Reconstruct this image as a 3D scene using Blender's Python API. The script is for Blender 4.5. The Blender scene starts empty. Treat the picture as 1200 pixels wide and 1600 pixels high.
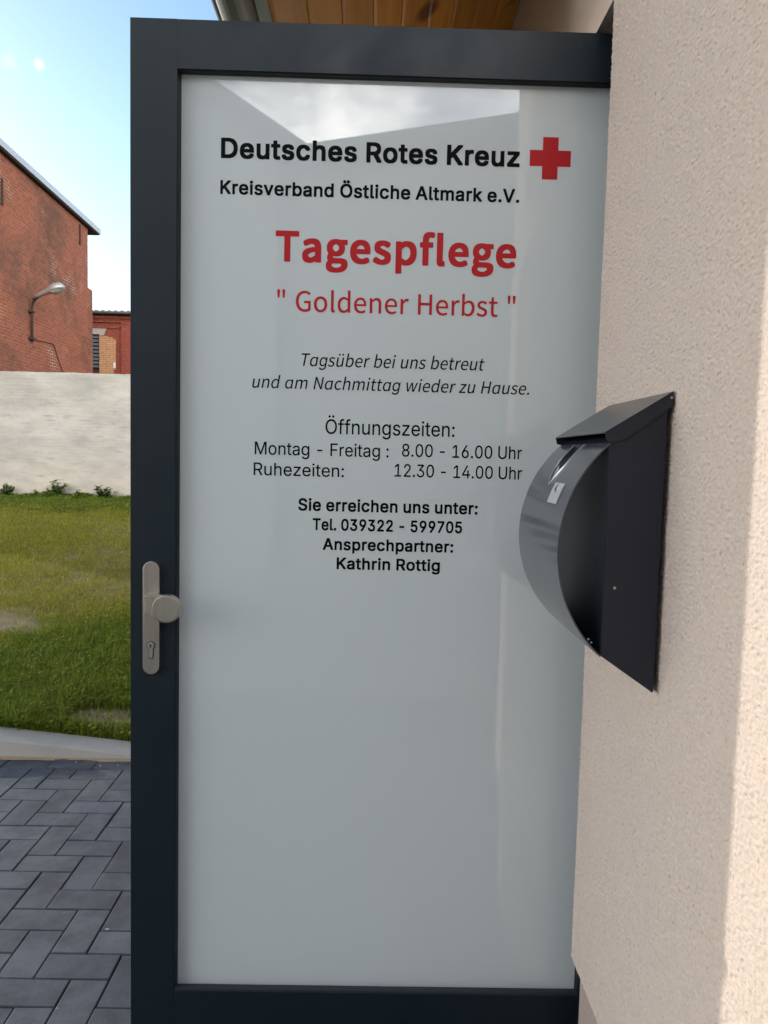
import bpy, bmesh, math, random
import numpy as np
from mathutils import Vector, Matrix, noise, geometry

random.seed(7); rng = np.random.default_rng(7)
scene = bpy.context.scene
COL = scene.collection
rad = math.radians

# ------------------------------------------------------------------ camera
PITCH, ROLL, YAW = rad(-4.2), rad(1.41), rad(0.9)
fwd = Vector((math.sin(YAW)*math.cos(PITCH), math.cos(YAW)*math.cos(PITCH), math.sin(PITCH)))
r0 = Vector((math.cos(YAW), -math.sin(YAW), 0)); u0 = r0.cross(fwd)
rgt = math.cos(ROLL)*r0 + math.sin(ROLL)*u0
upv = -math.sin(ROLL)*r0 + math.cos(ROLL)*u0
cam = bpy.data.cameras.new('camera'); cam_o = bpy.data.objects.new('camera', cam); COL.objects.link(cam_o)
M = Matrix.Identity(4)
for i in range(3):
    M[i][0] = rgt[i]; M[i][1] = upv[i]; M[i][2] = -fwd[i]
M[0][3], M[1][3], M[2][3] = 0, 0, 1.5
cam_o.matrix_world = M
cam.sensor_fit = 'VERTICAL'; cam.sensor_height = 24; cam.sensor_width = 18
cam.lens = 24*1150/1600; cam.clip_start = 0.05; cam.clip_end = 2000
scene.camera = cam_o

# ------------------------------------------------------------------ light
SUN_EL = rad(14.5)
SUN_H = Vector((-0.796, 0.606, 0)).normalized()          # horizontal direction towards the sun
sun_dir = Vector((SUN_H.x*math.cos(SUN_EL), SUN_H.y*math.cos(SUN_EL), math.sin(SUN_EL)))
sun = bpy.data.lights.new('sun', 'SUN'); sun.energy = 1.15; sun.angle = rad(0.5); sun.color = (1.0, 0.945, 0.87)
sun_o = bpy.data.objects.new('sun', sun); COL.objects.link(sun_o)
sun_o.rotation_euler = sun_dir.to_track_quat('Z', 'Y').to_euler()
sun_o.location = sun_dir*40

world = bpy.data.worlds.new('World'); scene.world = world; world.use_nodes = True
wn = world.node_tree; wn.nodes.clear()
def wnode(t, **k):
    n = wn.nodes.new(t)
    for a, b in k.items(): setattr(n, a, b)
    return n
sky = wnode('ShaderNodeTexSky', sky_type='NISHITA', sun_disc=False)
sky.sun_elevation = SUN_EL; sky.sun_rotation = math.atan2(SUN_H.x, SUN_H.y)
sky.air_density = 1.0; sky.dust_density = 0.6; sky.ozone_density = 1.2
tc = wnode('ShaderNodeTexCoord'); sep = wnode('ShaderNodeSeparateXYZ')
wn.links.new(tc.outputs['Generated'], sep.inputs[0])
def wmath(op, a, b=None, c=None):
    n = wnode('ShaderNodeMath', operation=op)
    for i, v in enumerate((a, b, c)):
        if v is None: continue
        if isinstance(v, (int, float)): n.inputs[i].default_value = v
        else: wn.links.new(v, n.inputs[i])
    return n.outputs[0]
zc = wmath('ADD', wmath('MAXIMUM', sep.outputs['Z'], 0.0), 0.22)
comb = wnode('ShaderNodeCombineXYZ')
wn.links.new(wmath('DIVIDE', sep.outputs['X'], zc), comb.inputs[0])
wn.links.new(wmath('DIVIDE', sep.outputs['Y'], zc), comb.inputs[1])
nz = wnode('ShaderNodeTexNoise'); nz.inputs['Scale'].default_value = 1.7; nz.inputs['Detail'].default_value = 8
nz.inputs['Roughness'].default_value = 0.58
wn.links.new(comb.outputs[0], nz.inputs['Vector'])
# cloudier behind the camera (-Y) and towards the horizon, clear blue ahead and high
bias = wmath('ADD', wmath('MULTIPLY', sep.outputs['Y'], -0.22), wmath('MULTIPLY', wmath('SUBTRACT', 0.40, sep.outputs['Z']), 0.42))
cl = wmath('ADD', nz.outputs['Fac'], bias)
mr = wnode('ShaderNodeMapRange', interpolation_type='SMOOTHSTEP')
wn.links.new(cl, mr.inputs[0]); mr.inputs[1].default_value = 0.47; mr.inputs[2].default_value = 0.66
# grey undersides of the clouds
nz2 = wnode('ShaderNodeTexNoise'); nz2.inputs['Scale'].default_value = 3.6; nz2.inputs['Detail'].default_value = 9; nz2.inputs['Roughness'].default_value = 0.6
wn.links.new(comb.outputs[0], nz2.inputs['Vector'])
cr = wnode('ShaderNodeValToRGB'); cr.color_ramp.elements[0].position = 0.41; cr.color_ramp.elements[1].position = 0.62
cr.color_ramp.elements[0].color = (11.5, 12.0, 13.2, 1); cr.color_ramp.elements[1].color = (31.0, 29.8, 28.6, 1)
wn.links.new(nz2.outputs['Fac'], cr.inputs[0])
tint = wnode('ShaderNodeMixRGB', blend_type='MULTIPLY'); tint.inputs[0].default_value = 1
tint.inputs[2].default_value = (0.88, 0.99, 1.0, 1)
wn.links.new(sky.outputs[0], tint.inputs[1])
mx = wnode('ShaderNodeMixRGB'); wn.links.new(mr.outputs[0], mx.inputs[0])
wn.links.new(tint.outputs[0], mx.inputs[1]); wn.links.new(cr.outputs[0], mx.inputs[2])
def puff(d, r, k):
    dp = wnode('ShaderNodeVectorMath', operation='DISTANCE'); dp.inputs[1].default_value = d
    nrm = wnode('ShaderNodeVectorMath', operation='NORMALIZE'); wn.links.new(tc.outputs['Generated'], nrm.inputs[0])
    wn.links.new(nrm.outputs[0], dp.inputs[0])
    pn = wnode('ShaderNodeTexNoise'); pn.inputs['Scale'].default_value = 90; pn.inputs['Detail'].default_value = 5
    wn.links.new(tc.outputs['Generated'], pn.inputs['Vector'])
    v = wmath('ADD', wmath('DIVIDE', dp.outputs['Value'], r), wmath('MULTIPLY', wmath('SUBTRACT', pn.outputs['Fac'], 0.5), 3.4))
    m = wnode('ShaderNodeMapRange', interpolation_type='SMOOTHSTEP'); wn.links.new(v, m.inputs[0])
    m.inputs[1].default_value = 2.6; m.inputs[2].default_value = 0.0; m.inputs[3].default_value = 0; m.inputs[4].default_value = k
    return m.outputs[0]
both = wmath('MAXIMUM', puff((-0.3969, 0.8212, 0.4099), .0045, .06), puff((-0.3705, 0.8317, 0.4135), .0032, .13))
mx2 = wnode('ShaderNodeMixRGB'); wn.links.new(both, mx2.inputs[0]); wn.links.new(mx.outputs[0], mx2.inputs[1]); mx2.inputs[2].default_value = (15, 15, 15, 1)
mx = mx2
bg = wnode('ShaderNodeBackground'); bg.inputs['Strength'].default_value = 0.10
wn.links.new(mx.outputs[0], bg.inputs['Color'])
wo = wnode('ShaderNodeOutputWorld'); wn.links.new(bg.outputs[0], wo.inputs['Surface'])

scene.view_settings.view_transform = 'Standard'; scene.view_settings.look = 'None'
scene.view_settings.exposure = 1.37; scene.view_settings.gamma = 1.0
scene.view_settings.use_curve_mapping = False

# ------------------------------------------------------------------ helpers
class Mat:
    """small wrapper that builds a node material"""
    def __init__(s, name, base=(0.5, 0.5, 0.5), rough=0.6, metal=0.0, spec=0.5):
        s.m = bpy.data.materials.new(name); s.m.use_nodes = True; s.t = s.m.node_tree
        s.b = s.t.nodes['Principled BSDF']
        s.b.inputs['Base Color'].default_value = (*base, 1); s.b.inputs['Roughness'].default_value = rough
        s.b.inputs['Metallic'].default_value = metal; s.b.inputs['Specular IOR Level'].default_value = spec
    def n(s, t, **k):
        x = s.t.nodes.new(t)
        for a, b in k.items(): setattr(x, a, b)
        return x
    def l(s, a, b): s.t.links.new(a, b)
    def coords(s): return s.n('ShaderNodeTexCoord').outputs['Object']
    def mapped(s, scale=(1, 1, 1)):
        mp = s.n('ShaderNodeMapping'); mp.inputs['Scale'].default_value = scale
        s.l(s.coords(), mp.inputs['Vector']); return mp.outputs[0]
    def noise(s, scale, detail=4, rough=0.55, vec=None):
        x = s.n('ShaderNodeTexNoise'); x.inputs['Scale'].default_value = scale
        x.inputs['Detail'].default_value = detail; x.inputs['Roughness'].default_value = rough
        s.l(vec if vec is not None else s.coords(), x.inputs['Vector']); return x.outputs['Fac']
    def ramp(s, fac, stops):
        r = s.n('ShaderNodeValToRGB'); e = r.color_ramp.elements
        while len(e) < len(stops): e.new(0.5)
        for q, (p, c) in zip(e, stops): q.position = p; q.color = (*c, 1) if len(c) == 3 else c
        s.l(fac, r.inputs[0]); return r.outputs[0]
    def mix(s, fac, a, b, mode='MIX'):
        x = s.n('ShaderNodeMixRGB', blend_type=mode)
        for i, v in enumerate((fac, a, b)):
            if isinstance(v, (int, float)): x.inputs[i].default_value = v
            elif isinstance(v, tuple): x.inputs[i].default_value = (*v, 1)
            else: s.l(v, x.inputs[i])
        return x.outputs[0]
    def color(s, sock): s.l(sock, s.b.inputs['Base Color']); return s
    def rough(s, sock): s.l(sock, s.b.inputs['Roughness']); return s
    def bump(s, height, strength=0.3, dist=0.01):
        x = s.n('ShaderNodeBump'); x.inputs['Strength'].default_value = strength; x.inputs['Distance'].default_value = dist
        s.l(height, x.inputs['Height']); s.l(x.outputs[0], s.b.inputs['Normal']); return s

def link_mesh(name, me, mat=None, parent=None, smooth=False):
    o = bpy.data.objects.new(name, me); COL.objects.link(o)
    if mat is not None:
        for m in (mat if isinstance(mat, (list, tuple)) else [mat]): me.materials.append(m.m)
    if parent is not None: o.parent = parent; o.matrix_parent_inverse = parent_world(parent).inverted()
    if smooth:
        for p in me.polygons: p.use_smooth = True
    return o
def parent_world(p):
    return Matrix.Translation(p.location) if p.parent is None and p.type == 'EMPTY' else Matrix.Identity(4)
def from_bm(name, bm, mat, parent=None, smooth=False):
    bmesh.ops.recalc_face_normals(bm, faces=bm.faces)
    me = bpy.data.meshes.new(name); bm.to_mesh(me); bm.free()
    return link_mesh(name, me, mat, parent, smooth)
def from_data(name, v, f, mat, parent=None, smooth=False):
    me = bpy.data.meshes.new(name); me.from_pydata([tuple(x) for x in v], [], f); me.update()
    return link_mesh(name, me, mat, parent, smooth)
def thing(name, label, cat, loc=(0, 0, 0), group=None):
    o = bpy.data.objects.new(name, None); COL.objects.link(o); o.location = loc
    o.empty_display_size = 0.1
    return tag(o, label, cat, group)
def tag(o, label=None, cat=None, group=None, kind=None):
    for k, v in (('label', label), ('category', cat), ('group', group), ('kind', kind)):
        if v: o[k] = v
    return o
def add_box(bm, x0, x1, y0, y1, z0, z1, bevel=0.0, seg=2):
    b2 = bmesh.new()
    vs = [b2.verts.new((x, y, z)) for x in (x0, x1) for y in (y0, y1) for z in (z0, z1)]
    for f in ((0, 1, 3, 2), (4, 6, 7, 5), (0, 4, 5, 1), (2, 3, 7, 6), (0, 2, 6, 4), (1, 5, 7, 3)):
        b2.faces.new([vs[i] for i in f])
    bmesh.ops.recalc_face_normals(b2, faces=b2.faces)
    if bevel: bmesh.ops.bevel(b2, geom=b2.edges[:], offset=bevel, segments=seg, profile=0.7, affect='EDGES')
    t = bpy.data.meshes.new('tmp'); b2.to_mesh(t); b2.free(); bm.from_mesh(t); bpy.data.meshes.remove(t)
def box(name, dims, mat, parent=None, bevel=0.0):
    bm = bmesh.new(); add_box(bm, *dims, bevel=bevel); return from_bm(name, bm, mat, parent)
def extrude_poly(bm, pts, a, b, axis='y', bevel=0.0):
    """closed outline extruded from a to b along an axis; pts are the two other coordinates in order"""
    def P(p, t):
        if axis == 'y': return (p[0], t, p[1])
        if axis == 'x': return (t, p[0], p[1])
        return (p[0], p[1], t)
    b2 = bmesh.new()
    va = [b2.verts.new(P(p, a)) for p in pts]; vb = [b2.verts.new(P(p, b)) for p in pts]
    n = len(pts); b2.faces.new(va); b2.faces.new(vb[::-1])
    for i in range(n): b2.faces.new((va[i], vb[i], vb[(i+1) % n], va[(i+1) % n]))
    bmesh.ops.recalc_face_normals(b2, faces=b2.faces)
    if bevel:
        ed = [e for e in b2.edges if all(abs((v.co['xyz'.index(axis)])-a) < 1e-6 for v in e.verts)]
        bmesh.ops.bevel(b2, geom=ed, offset=bevel, segments=2, profile=0.7, affect='EDGES')
    t = bpy.data.meshes.new('tmp'); b2.to_mesh(t); b2.free(); bm.from_mesh(t); bpy.data.meshes.remove(t)
def tube(bm, pts, r, n=10):
    pts = [Vector(p) for p in pts]; rings = []
    for i, p in enumerate(pts):
        d = (pts[min(i+1, len(pts)-1)]-pts[max(i-1, 0)]).normalized()
        a = d.cross(Vector((0.31, 0.2, 1))).normalized(); b = d.cross(a)
        rr = r[i] if isinstance(r, (list, tuple)) else r
        rings.append([bm.verts.new(p+a*rr*math.cos(2*math.pi*k/n)+b*rr*math.sin(2*math.pi*k/n)) for k in range(n)])
    for u, v in zip(rings, rings[1:]):
        for k in range(n): bm.faces.new((u[k], u[(k+1) % n], v[(k+1) % n], v[k]))
    bm.faces.new(rings[0]); bm.faces.new(rings[-1][::-1])

# ------------------------------------------------------------------ materials
def plaster(name, base, bumpd=0.0035, bs=0.9):
    m = Mat(name, base, 0.92, spec=0.2)
    v = m.coords()
    big = m.noise(1.3, 4); mid = m.noise(26, 3)
    c = m.mix(big, tuple(x*0.95 for x in base), tuple(min(1, x*1.05) for x in base))
    c = m.mix(m.ramp(m.noise(120, 4, 0.7), [(0.35, (1, 1, 1)), (0.8, (0, 0, 0))]), tuple(x*0.86 for x in base), c)
    pit_shade = m.ramp(m.noise(165, 2, 0.5), [(0.66, (0, 0, 0)), (0.74, (1, 1, 1))])
    c = m.mix(pit_shade, c, tuple(x*0.66 for x in base))  # shade of small pits put into the colour, not the relief
    m.color(c)
    h = m.mix(0.6, m.noise(330, 5, 0.7), m.noise(140, 3, 0.6))
    m.bump(h, bs, bumpd); return m
M_plaster = plaster('beige_render', (0.64, 0.525, 0.44))
M_plaster_far = plaster('beige_render_smooth', (0.64, 0.525, 0.44), 0.003, 0.8)
M_plinth = plaster('plinth_render', (0.42, 0.33, 0.28), 0.002, 0.5)

M_frame = Mat('anthracite_powder_coat', (0.012, 0.018, 0.025), 0.42, spec=0.35)
M_frame.color(M_frame.mix(M_frame.noise(6, 3), (0.0070, 0.0145, 0.0200), (0.0095, 0.0182, 0.0245)))
M_frame.bump(M_frame.noise(900, 2), 0.08, 0.0006)
M_frame.rough(M_frame.ramp(M_frame.noise(9, 4), [(0.3, (0.36,)*3), (0.7, (0.5,)*3)]))
M_bead = Mat('black_gasket', (0.012, 0.013, 0.016), 0.5, spec=0.3)
M_beadlit = Mat('glazing_bead_lit', (0.030, 0.034, 0.044), 0.45, spec=0.4)  # bead lightened, light on its upper face put into the colour

M_glass = Mat('frosted_film_glass', (0.60, 0.635, 0.65), 0.03, spec=0.5)
M_glass.b.inputs['IOR'].default_value = 2.05
_g = M_glass
_g.rough(_g.ramp(_g.noise(4.0, 7, 0.7, _g.mapped((2.2, 1, .8))), [(0.40, (0.008,)*3), (0.8, (0.03,)*3)]))
_g.color(_g.mix(_g.noise(1.1, 3, vec=_g.mapped((2.0, 1, 0.35))), (0.65, 0.69, 0.705), (0.69, 0.72, 0.73)))
_tr = _g.n('ShaderNodeBsdfTranslucent'); _tr.inputs['Color'].default_value = (0.74, 0.80, 0.82, 1)
_ms = _g.n('ShaderNodeMixShader'); _ms.inputs[0].default_value = 0.36
_out = [n for n in _g.t.nodes if n.type == 'OUTPUT_MATERIAL'][0]
_g.l(_g.b.outputs[0], _ms.inputs[1]); _g.l(_tr.outputs[0], _ms.inputs[2]); _g.l(_ms.outputs[0], _out.inputs['Surface'])

M_black = Mat('black_vinyl', (0.004, 0.0045, 0.005), 0.5, spec=0.06)
M_red = Mat('red_vinyl', (0.46, 0.008, 0.012), 0.4, spec=0.25)

M_steel = Mat('brushed_steel', (0.56, 0.50, 0.43), 0.33, metal=1.0)
M_steel.rough(M_steel.ramp(M_steel.noise(240, 3, vec=M_steel.mapped((1, 1, 0.05))), [(0.3, (0.30,)*3), (0.7, (0.44,)*3)]))
M_lockshade = Mat('lock_shadow_gap', (0.05, 0.045, 0.04), 0.5, metal=0.6)  # dark inlay colour stands in for the shaded gap round the cylinder
M_lockbright = Mat('bright_lock_metal', (0.75, 0.70, 0.62), 0.25, metal=1.0)

M_box = Mat('mailbox_powder_coat', (0.015, 0.018, 0.028), 0.40, spec=0.35)
M_box.bump(M_box.noise(700, 2), 0.06, 0.0005)
M_drum = Mat('mailbox_coat_sky_lit', (0.062, 0.067, 0.075), 0.17, spec=0.6)  # box coat made paler, the sky's reflection put into the colour
M_drum.bump(M_drum.noise(700, 2), 0.05, 0.0004)
M_zinc = Mat('bright_zinc', (0.72, 0.73, 0.75), 0.32, metal=1.0)

M_wood = Mat('varnished_pine', (0.45, 0.2, 0.05), 0.42, spec=0.4)
_w = M_wood
_v = _w.mapped((16, 1.1, 16))
grain = _w.noise(2.2, 6, 0.6, _v)
cw = _w.ramp(grain, [(0.25, (0.46, 0.185, 0.028)), (0.5, (0.62, 0.27, 0.042)), (0.8, (0.70, 0.33, 0.065))])
knot = _w.ramp(_w.noise(5.5, 1, 0.3, _w.mapped((1.3, 0.75, 1))), [(0.70, (0, 0, 0)), (0.76, (1, 1, 1))])
attr = _w.n('ShaderNodeAttribute'); attr.attribute_name = 'tone'
cw = _w.mix(1.0, cw, attr.outputs['Color'], 'MULTIPLY')
_w.color(_w.mix(knot, cw, (0.17, 0.06, 0.015)))

M_zincgrey = Mat('weathered_zinc', (0.20, 0.215, 0.22), 0.5, metal=0.35)
M_fascia = Mat('pale_green_grey_paint', (0.44, 0.48, 0.42), 0.55)
M_tile = Mat('anthracite_roof_tile', (0.06, 0.062, 0.066), 0.6)
M_dark = Mat('unlit_hall_dark', (0.10, 0.09, 0.08), 0.9)  # dark base colour stands in for the unlit hall interior

def brick_mat(name, axis, c1, c2, c3, mortar, weather, dirt, bw=0.25, rh=0.080, ms=0.011):
    m = Mat(name, c1, 0.9, spec=0.2)
    s = m.n('ShaderNodeSeparateXYZ'); m.l(m.coords(), s.inputs[0])
    c = m.n('ShaderNodeCombineXYZ'); m.l(s.outputs['Y' if axis == 'x' else 'X'], c.inputs[0]); m.l(s.outputs['Z'], c.inputs[1])
    wob = m.n('ShaderNodeVectorMath', operation='ADD')
    ns = m.n('ShaderNodeTexNoise'); ns.inputs['Scale'].default_value = 3; m.l(c.outputs[0], ns.inputs['Vector'])
    sc = m.n('ShaderNodeVectorMath', operation='SCALE'); sc.inputs['Scale'].default_value = 0.025
    m.l(ns.outputs['Color'], sc.inputs[0]); m.l(c.outputs[0], wob.inputs[0]); m.l(sc.outputs[0], wob.inputs[1])
    b = m.n('ShaderNodeTexBrick', offset=0.5)
    b.inputs['Scale'].default_value = 1; b.inputs['Mortar Size'].default_value = ms; b.inputs['Mortar Smooth'].default_value = 0.3
    b.inputs['Brick Width'].default_value = bw; b.inputs['Row Height'].default_value = rh; b.inputs['Bias'].default_value = -0.1
    b.inputs['Color1'].default_value = (*c1, 1); b.inputs['Color2'].default_value = (*c2, 1); b.inputs['Mortar'].default_value = (*mortar, 1)
    m.l(wob.outputs[0], b.inputs['Vector'])
    v = c.outputs[0]
    # individual bright or burnt bricks, sooty patches, repointed patches
    odd = m.n('ShaderNodeTexBrick', offset=0.5)
    odd.inputs['Scale'].default_value = 1; odd.inputs['Mortar Size'].default_value = 0.0
    odd.inputs['Brick Width'].default_value = bw; odd.inputs['Row Height'].default_value = rh; odd.inputs['Bias'].default_value = -0.55
    odd.inputs['Color1'].default_value = (0, 0, 0, 1); odd.inputs['Color2'].default_value = (1, 1, 1, 1)
    m.l(wob.outputs[0], odd.inputs['Vector'])
    col = m.mix(m.mix(1.0, odd.outputs['Color'], m.ramp(m.noise(0.9, 4, 0.6, v), [(0.4, (0, 0, 0)), (0.6, (0.75,)*3)]), 'MULTIPLY'), b.outputs['Color'], c3)
    soot = m.ramp(m.noise(0.55, 6, 0.68, v), [(0.46, (0, 0, 0)), (0.62, (1, 1, 1))])
    col = m.mix(m.mix(1.0, soot, (weather,)*3, 'MULTIPLY'), col, dirt)
    pale = m.ramp(m.noise(0.8, 5, 0.6, m_offset(m, v, 11.3)), [(0.57, (0, 0, 0)), (0.70, (.75, .75, .75))])
    mort = m.mix(1.0, b.outputs['Fac'], pale, 'MULTIPLY')
    col = m.mix(mort, col, (0.62, 0.50, 0.36))
    fine = m.noise(9, 5, 0.7, v)
    col = m.mix(1.0, col, m.ramp(fine, [(0.25, (0.72,)*3), (0.75, (1.18,)*3)]), 'MULTIPLY')
    m.color(col)
    inv = m.n('ShaderNodeMath', operation='SUBTRACT'); inv.inputs[0].default_value = 1; m.l(b.outputs['Fac'], inv.inputs[1])
    m.bump(m.mix(0.3, inv.outputs[0], fine), 0.8, 0.012)
    return m
def m_offset(m, v, k):
    x = m.n('ShaderNodeVectorMath', operation='ADD'); x.inputs[1].default_value = (k, k*0.7, 0); m.l(v, x.inputs[0]); return x.outputs[0]
M_brick = brick_mat('old_red_brick_side', 'x', (0.40, 0.115, 0.064), (0.235, 0.075, 0.048), (0.56, 0.19, 0.08), (0.30, 0.18, 0.12), 0.85, (0.15, 0.082, 0.055))
M_brickF = brick_mat('old_red_brick_front', 'y', (0.36, 0.075, 0.045), (0.26, 0.058, 0.038), (0.42, 0.11, 0.06), (0.24, 0.12, 0.085), 0.4, (0.18, 0.07, 0.05))
M_brickY = brick_mat('orange_patch_brick', 'y', (0.58, 0.27, 0.11), (0.50, 0.24, 0.10), (0.66, 0.34, 0.15), (0.55, 0.40, 0.26), 0.15, (0.36, 0.18, 0.09), ms=0.014)
M_metalroof = Mat('pale_metal_flashing', (0.55, 0.56, 0.60), 0.4, metal=0.3)
M_void = Mat('shade_black', (0.03, 0.025, 0.022), 0.9)  # near-black stands in for the shadow line under the roof edge
M_rust = Mat('rusty_iron', (0.05, 0.03, 0.022), 0.8)
M_concrete = Mat('weathered_concrete', (0.42, 0.39, 0.34), 0.9, spec=0.2)
M_concrete.color(M_concrete.mix(M_concrete.noise(7, 6, 0.65), (0.31, 0.29, 0.25), (0.50, 0.47, 0.42)))
M_concrete.bump(M_concrete.noise(60, 5), 0.3, 0.004)
M_oldtile = Mat('faded_clay_tile', (0.26, 0.22, 0.20), 0.85)
M_oldtile.color(M_oldtile.mix(M_oldtile.noise(2.5, 5), (0.15, 0.13, 0.12), (0.40, 0.36, 0.33)))
M_shutter = Mat('grey_window_louvre', (0.13, 0.16, 0.18), 0.4)
M_white = Mat('white_panel', (0.8, 0.8, 0.8), 0.5)

M_lime = Mat('limewashed_masonry', (0.62, 0.58, 0.52), 0.95, spec=0.1)
_m = M_lime
vv = _m.mapped((1, 1, 3.0))
c = _m.mix(_m.ramp(_m.noise(0.7, 6, 0.62, vv), [(0.35, (0, 0, 0)), (0.68, (1, 1, 1))]), (0.315, 0.30, 0.255), (0.48, 0.435, 0.385))
c = _m.mix(_m.ramp(_m.noise(2.4, 6, 0.65, vv), [(0.52, (0, 0, 0)), (0.74, (0.85,)*3)]), c, (0.27, 0.27, 0.235))
sx = _m.n('ShaderNodeSeparateXYZ'); _m.l(_m.coords(), sx.inputs[0])
sm = _m.n('ShaderNodeMapRange'); _m.l(sx.outputs['Z'], sm.inputs[0]); sm.inputs[1].default_value = 1.35; sm.inputs[2].default_value = 0.35
stain = _m.mix(1.0, sm.outputs[0], _m.ramp(_m.noise(1.6, 5, 0.6), [(0.3, (0.1,)*3), (0.7, (0.8,)*3)]), 'MULTIPLY')
c = _m.mix(stain, c, (0.58, 0.48, 0.37))                      # soil splashed up the foot of the wall
dashes = _m.ramp(_m.noise(1.9, 3, 0.5, _m.mapped((1.0, 1, 7.0))), [(0.655, (0, 0, 0)), (0.72, (1, 1, 1))])
c = _m.mix(dashes, c, (0.27, 0.265, 0.23))
_m.color(c)
cb = _m.n('ShaderNodeCombineXYZ'); _m.l(sx.outputs['X'], cb.inputs[0]); _m.l(sx.outputs['Z'], cb.inputs[1])
bt = _m.n('ShaderNodeTexBrick', offset=0.5); bt.inputs['Scale'].default_value = 1; bt.inputs['Brick Width'].default_value = 0.25
bt.inputs['Row Height'].default_value = 0.078; bt.inputs['Mortar Size'].default_value = 0.012; bt.inputs['Mortar Smooth'].default_value = 1
_m.l(cb.outputs[0], bt.inputs['Vector'])
iv = _m.n('ShaderNodeMath', operation='SUBTRACT'); iv.inputs[0].default_value = 1; _m.l(bt.outputs['Fac'], iv.inputs[1])
_m.bump(_m.mix(0.80, _m.mix(1.0, iv.outputs[0], _m.ramp(_m.noise(0.9, 3), [(0.4, (0.15,)*3), (0.65, (1,)*3)]), 'MULTIPLY'), _m.noise(5, 7, 0.68)), 0.7, 0.03)

M_paver = Mat('anthracite_paver', (0.09, 0.095, 0.105), 0.72, spec=0.35)
_p = M_paver
at = _p.n('ShaderNodeAttribute'); at.attribute_name = 'tone'
pc = _p.mix(_p.ramp(_p.noise(7, 6, 0.68), [(0.38, (0,)*3), (0.60, (1,)*3)]), (0.052, 0.056, 0.069), (0.090, 0.096, 0.114))
pc = _p.mix(_p.ramp(_p.noise(420, 3, 0.6), [(0.3, (0.78,)*3), (0.7, (1.15,)*3)]), pc, pc) if False else pc
pc = _p.mix(1.0, pc, _p.ramp(_p.noise(330, 3, 0.6), [(0.3, (0.8,)*3), (0.72, (1.2,)*3)]), 'MULTIPLY')
pc = _p.mix(1.0, pc, at.outputs['Color'], 'MULTIPLY')
pc = _p.mix(_p.ramp(_p.noise(24, 2, 0.4), [(0.755, (0, 0, 0)), (0.775, (1, 1, 1))]), pc, (0.36, 0.35, 0.34))
_p.color(pc); _p.bump(_p.noise(260, 5, 0.7), 0.35, 0.0025)
M_sand = Mat('joint_sand', (0.05, 0.045, 0.04), 0.95, spec=0.1)
ssx = M_sand.n('ShaderNodeSeparateXYZ'); M_sand.l(M_sand.coords(), ssx.inputs[0])
smr = M_sand.n('ShaderNodeMapRange'); M_sand.l(ssx.outputs['Y'], smr.inputs[0]); smr.inputs[1].default_value = 3.3; smr.inputs[2].default_value = 3.48
M_sand.color(M_sand.mix(M_sand.mix(0.5, smr.outputs[0], M_sand.ramp(M_sand.noise(5, 3), [(0.62, (0, 0, 0)), (0.70, (1, 1, 1))]), 'ADD'), (0.035, 0.032, 0.03), (0.34, 0.26, 0.18)))
M_kerb = Mat('cast_concrete_kerb', (0.46, 0.44, 0.40), 0.9, spec=0.2)
M_kerb.color(M_kerb.mix(M_kerb.noise(5, 6, 0.65), (0.34, 0.33, 0.305), (0.44, 0.425, 0.395)))
M_kerb.bump(M_kerb.noise(180, 5, 0.7), 0.35, 0.002)
M_soil = Mat('lawn_soil', (0.2, 0.15, 0.1), 1.0, spec=0.05)
M_soil.color(M_soil.ramp(M_soil.noise(5.5, 9, 0.78), [(0.3, (0.16, 0.115, 0.065)), (0.5, (0.27, 0.205, 0.13)), (0.75, (0.40, 0.315, 0.215))]))
M_soil.bump(M_soil.noise(40, 6, 0.7), 0.8, 0.03)
M_ground = Mat('outer_ground', (0.12, 0.12, 0.07), 1.0, spec=0.05)
M_ground.color(M_ground.mix(M_ground.noise(0.3, 5), (0.10, 0.11, 0.05), (0.16, 0.15, 0.09)))
def leaf_mat(name, tr=0.35):
    m = Mat(name, (0.08, 0.12, 0.03), 0.75, spec=0.08)
    a = m.n('ShaderNodeAttribute'); a.attribute_name = 'tone'; m.color(a.outputs['Color'])
    t = m.n('ShaderNodeBsdfTranslucent'); m.l(a.outputs['Color'], t.inputs['Color'])
    x = m.n('ShaderNodeMixShader'); x.inputs[0].default_value = tr
    o = [n for n in m.t.nodes if n.type == 'OUTPUT_MATERIAL'][0]
    m.l(m.b.outputs[0], x.inputs[1]); m.l(t.outputs[0], x.inputs[2]); m.l(x.outputs[0], o.inputs['Surface']); return m
M_grass = leaf_mat('grass_blade'); M_leaf = leaf_mat('weed_leaf', 0.3)
M_lampbody = Mat('aged_lamp_housing', (0.45, 0.44, 0.41), 0.4, metal=0.4)
M_lampglass = Mat('dull_lamp_glass', (0.30, 0.32, 0.26), 0.15, spec=0.6)

# ------------------------------------------------------------------ ground
XW = 0.447                                             # face of the beige wall
tag(from_data('ground', [(-400, -400, -.09), (400, -400, -.09), (400, 400, -.09), (-400, 400, -.09)], [(0, 1, 2, 3)], M_ground), kind='structure')

def lawn_z(x, y):
    t = min(max((y-3.66)/(17.5-3.66), 0), 1)
    k = min(max((-1.10-x)/0.65, 0), 1)
    z = (0.018+0.062*k)*(1-min(1, (y-3.66)/1.6)) + 0.05*min(1, (y-3.66)/1.6) + 0.34*t
    return z + 0.035*noise.noise(Vector((x*0.8, y*0.8, 3)))*min(1, (y-3.6)/0.8) + 0.012*noise.noise(Vector((x*4, y*4, 1)))

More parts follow.
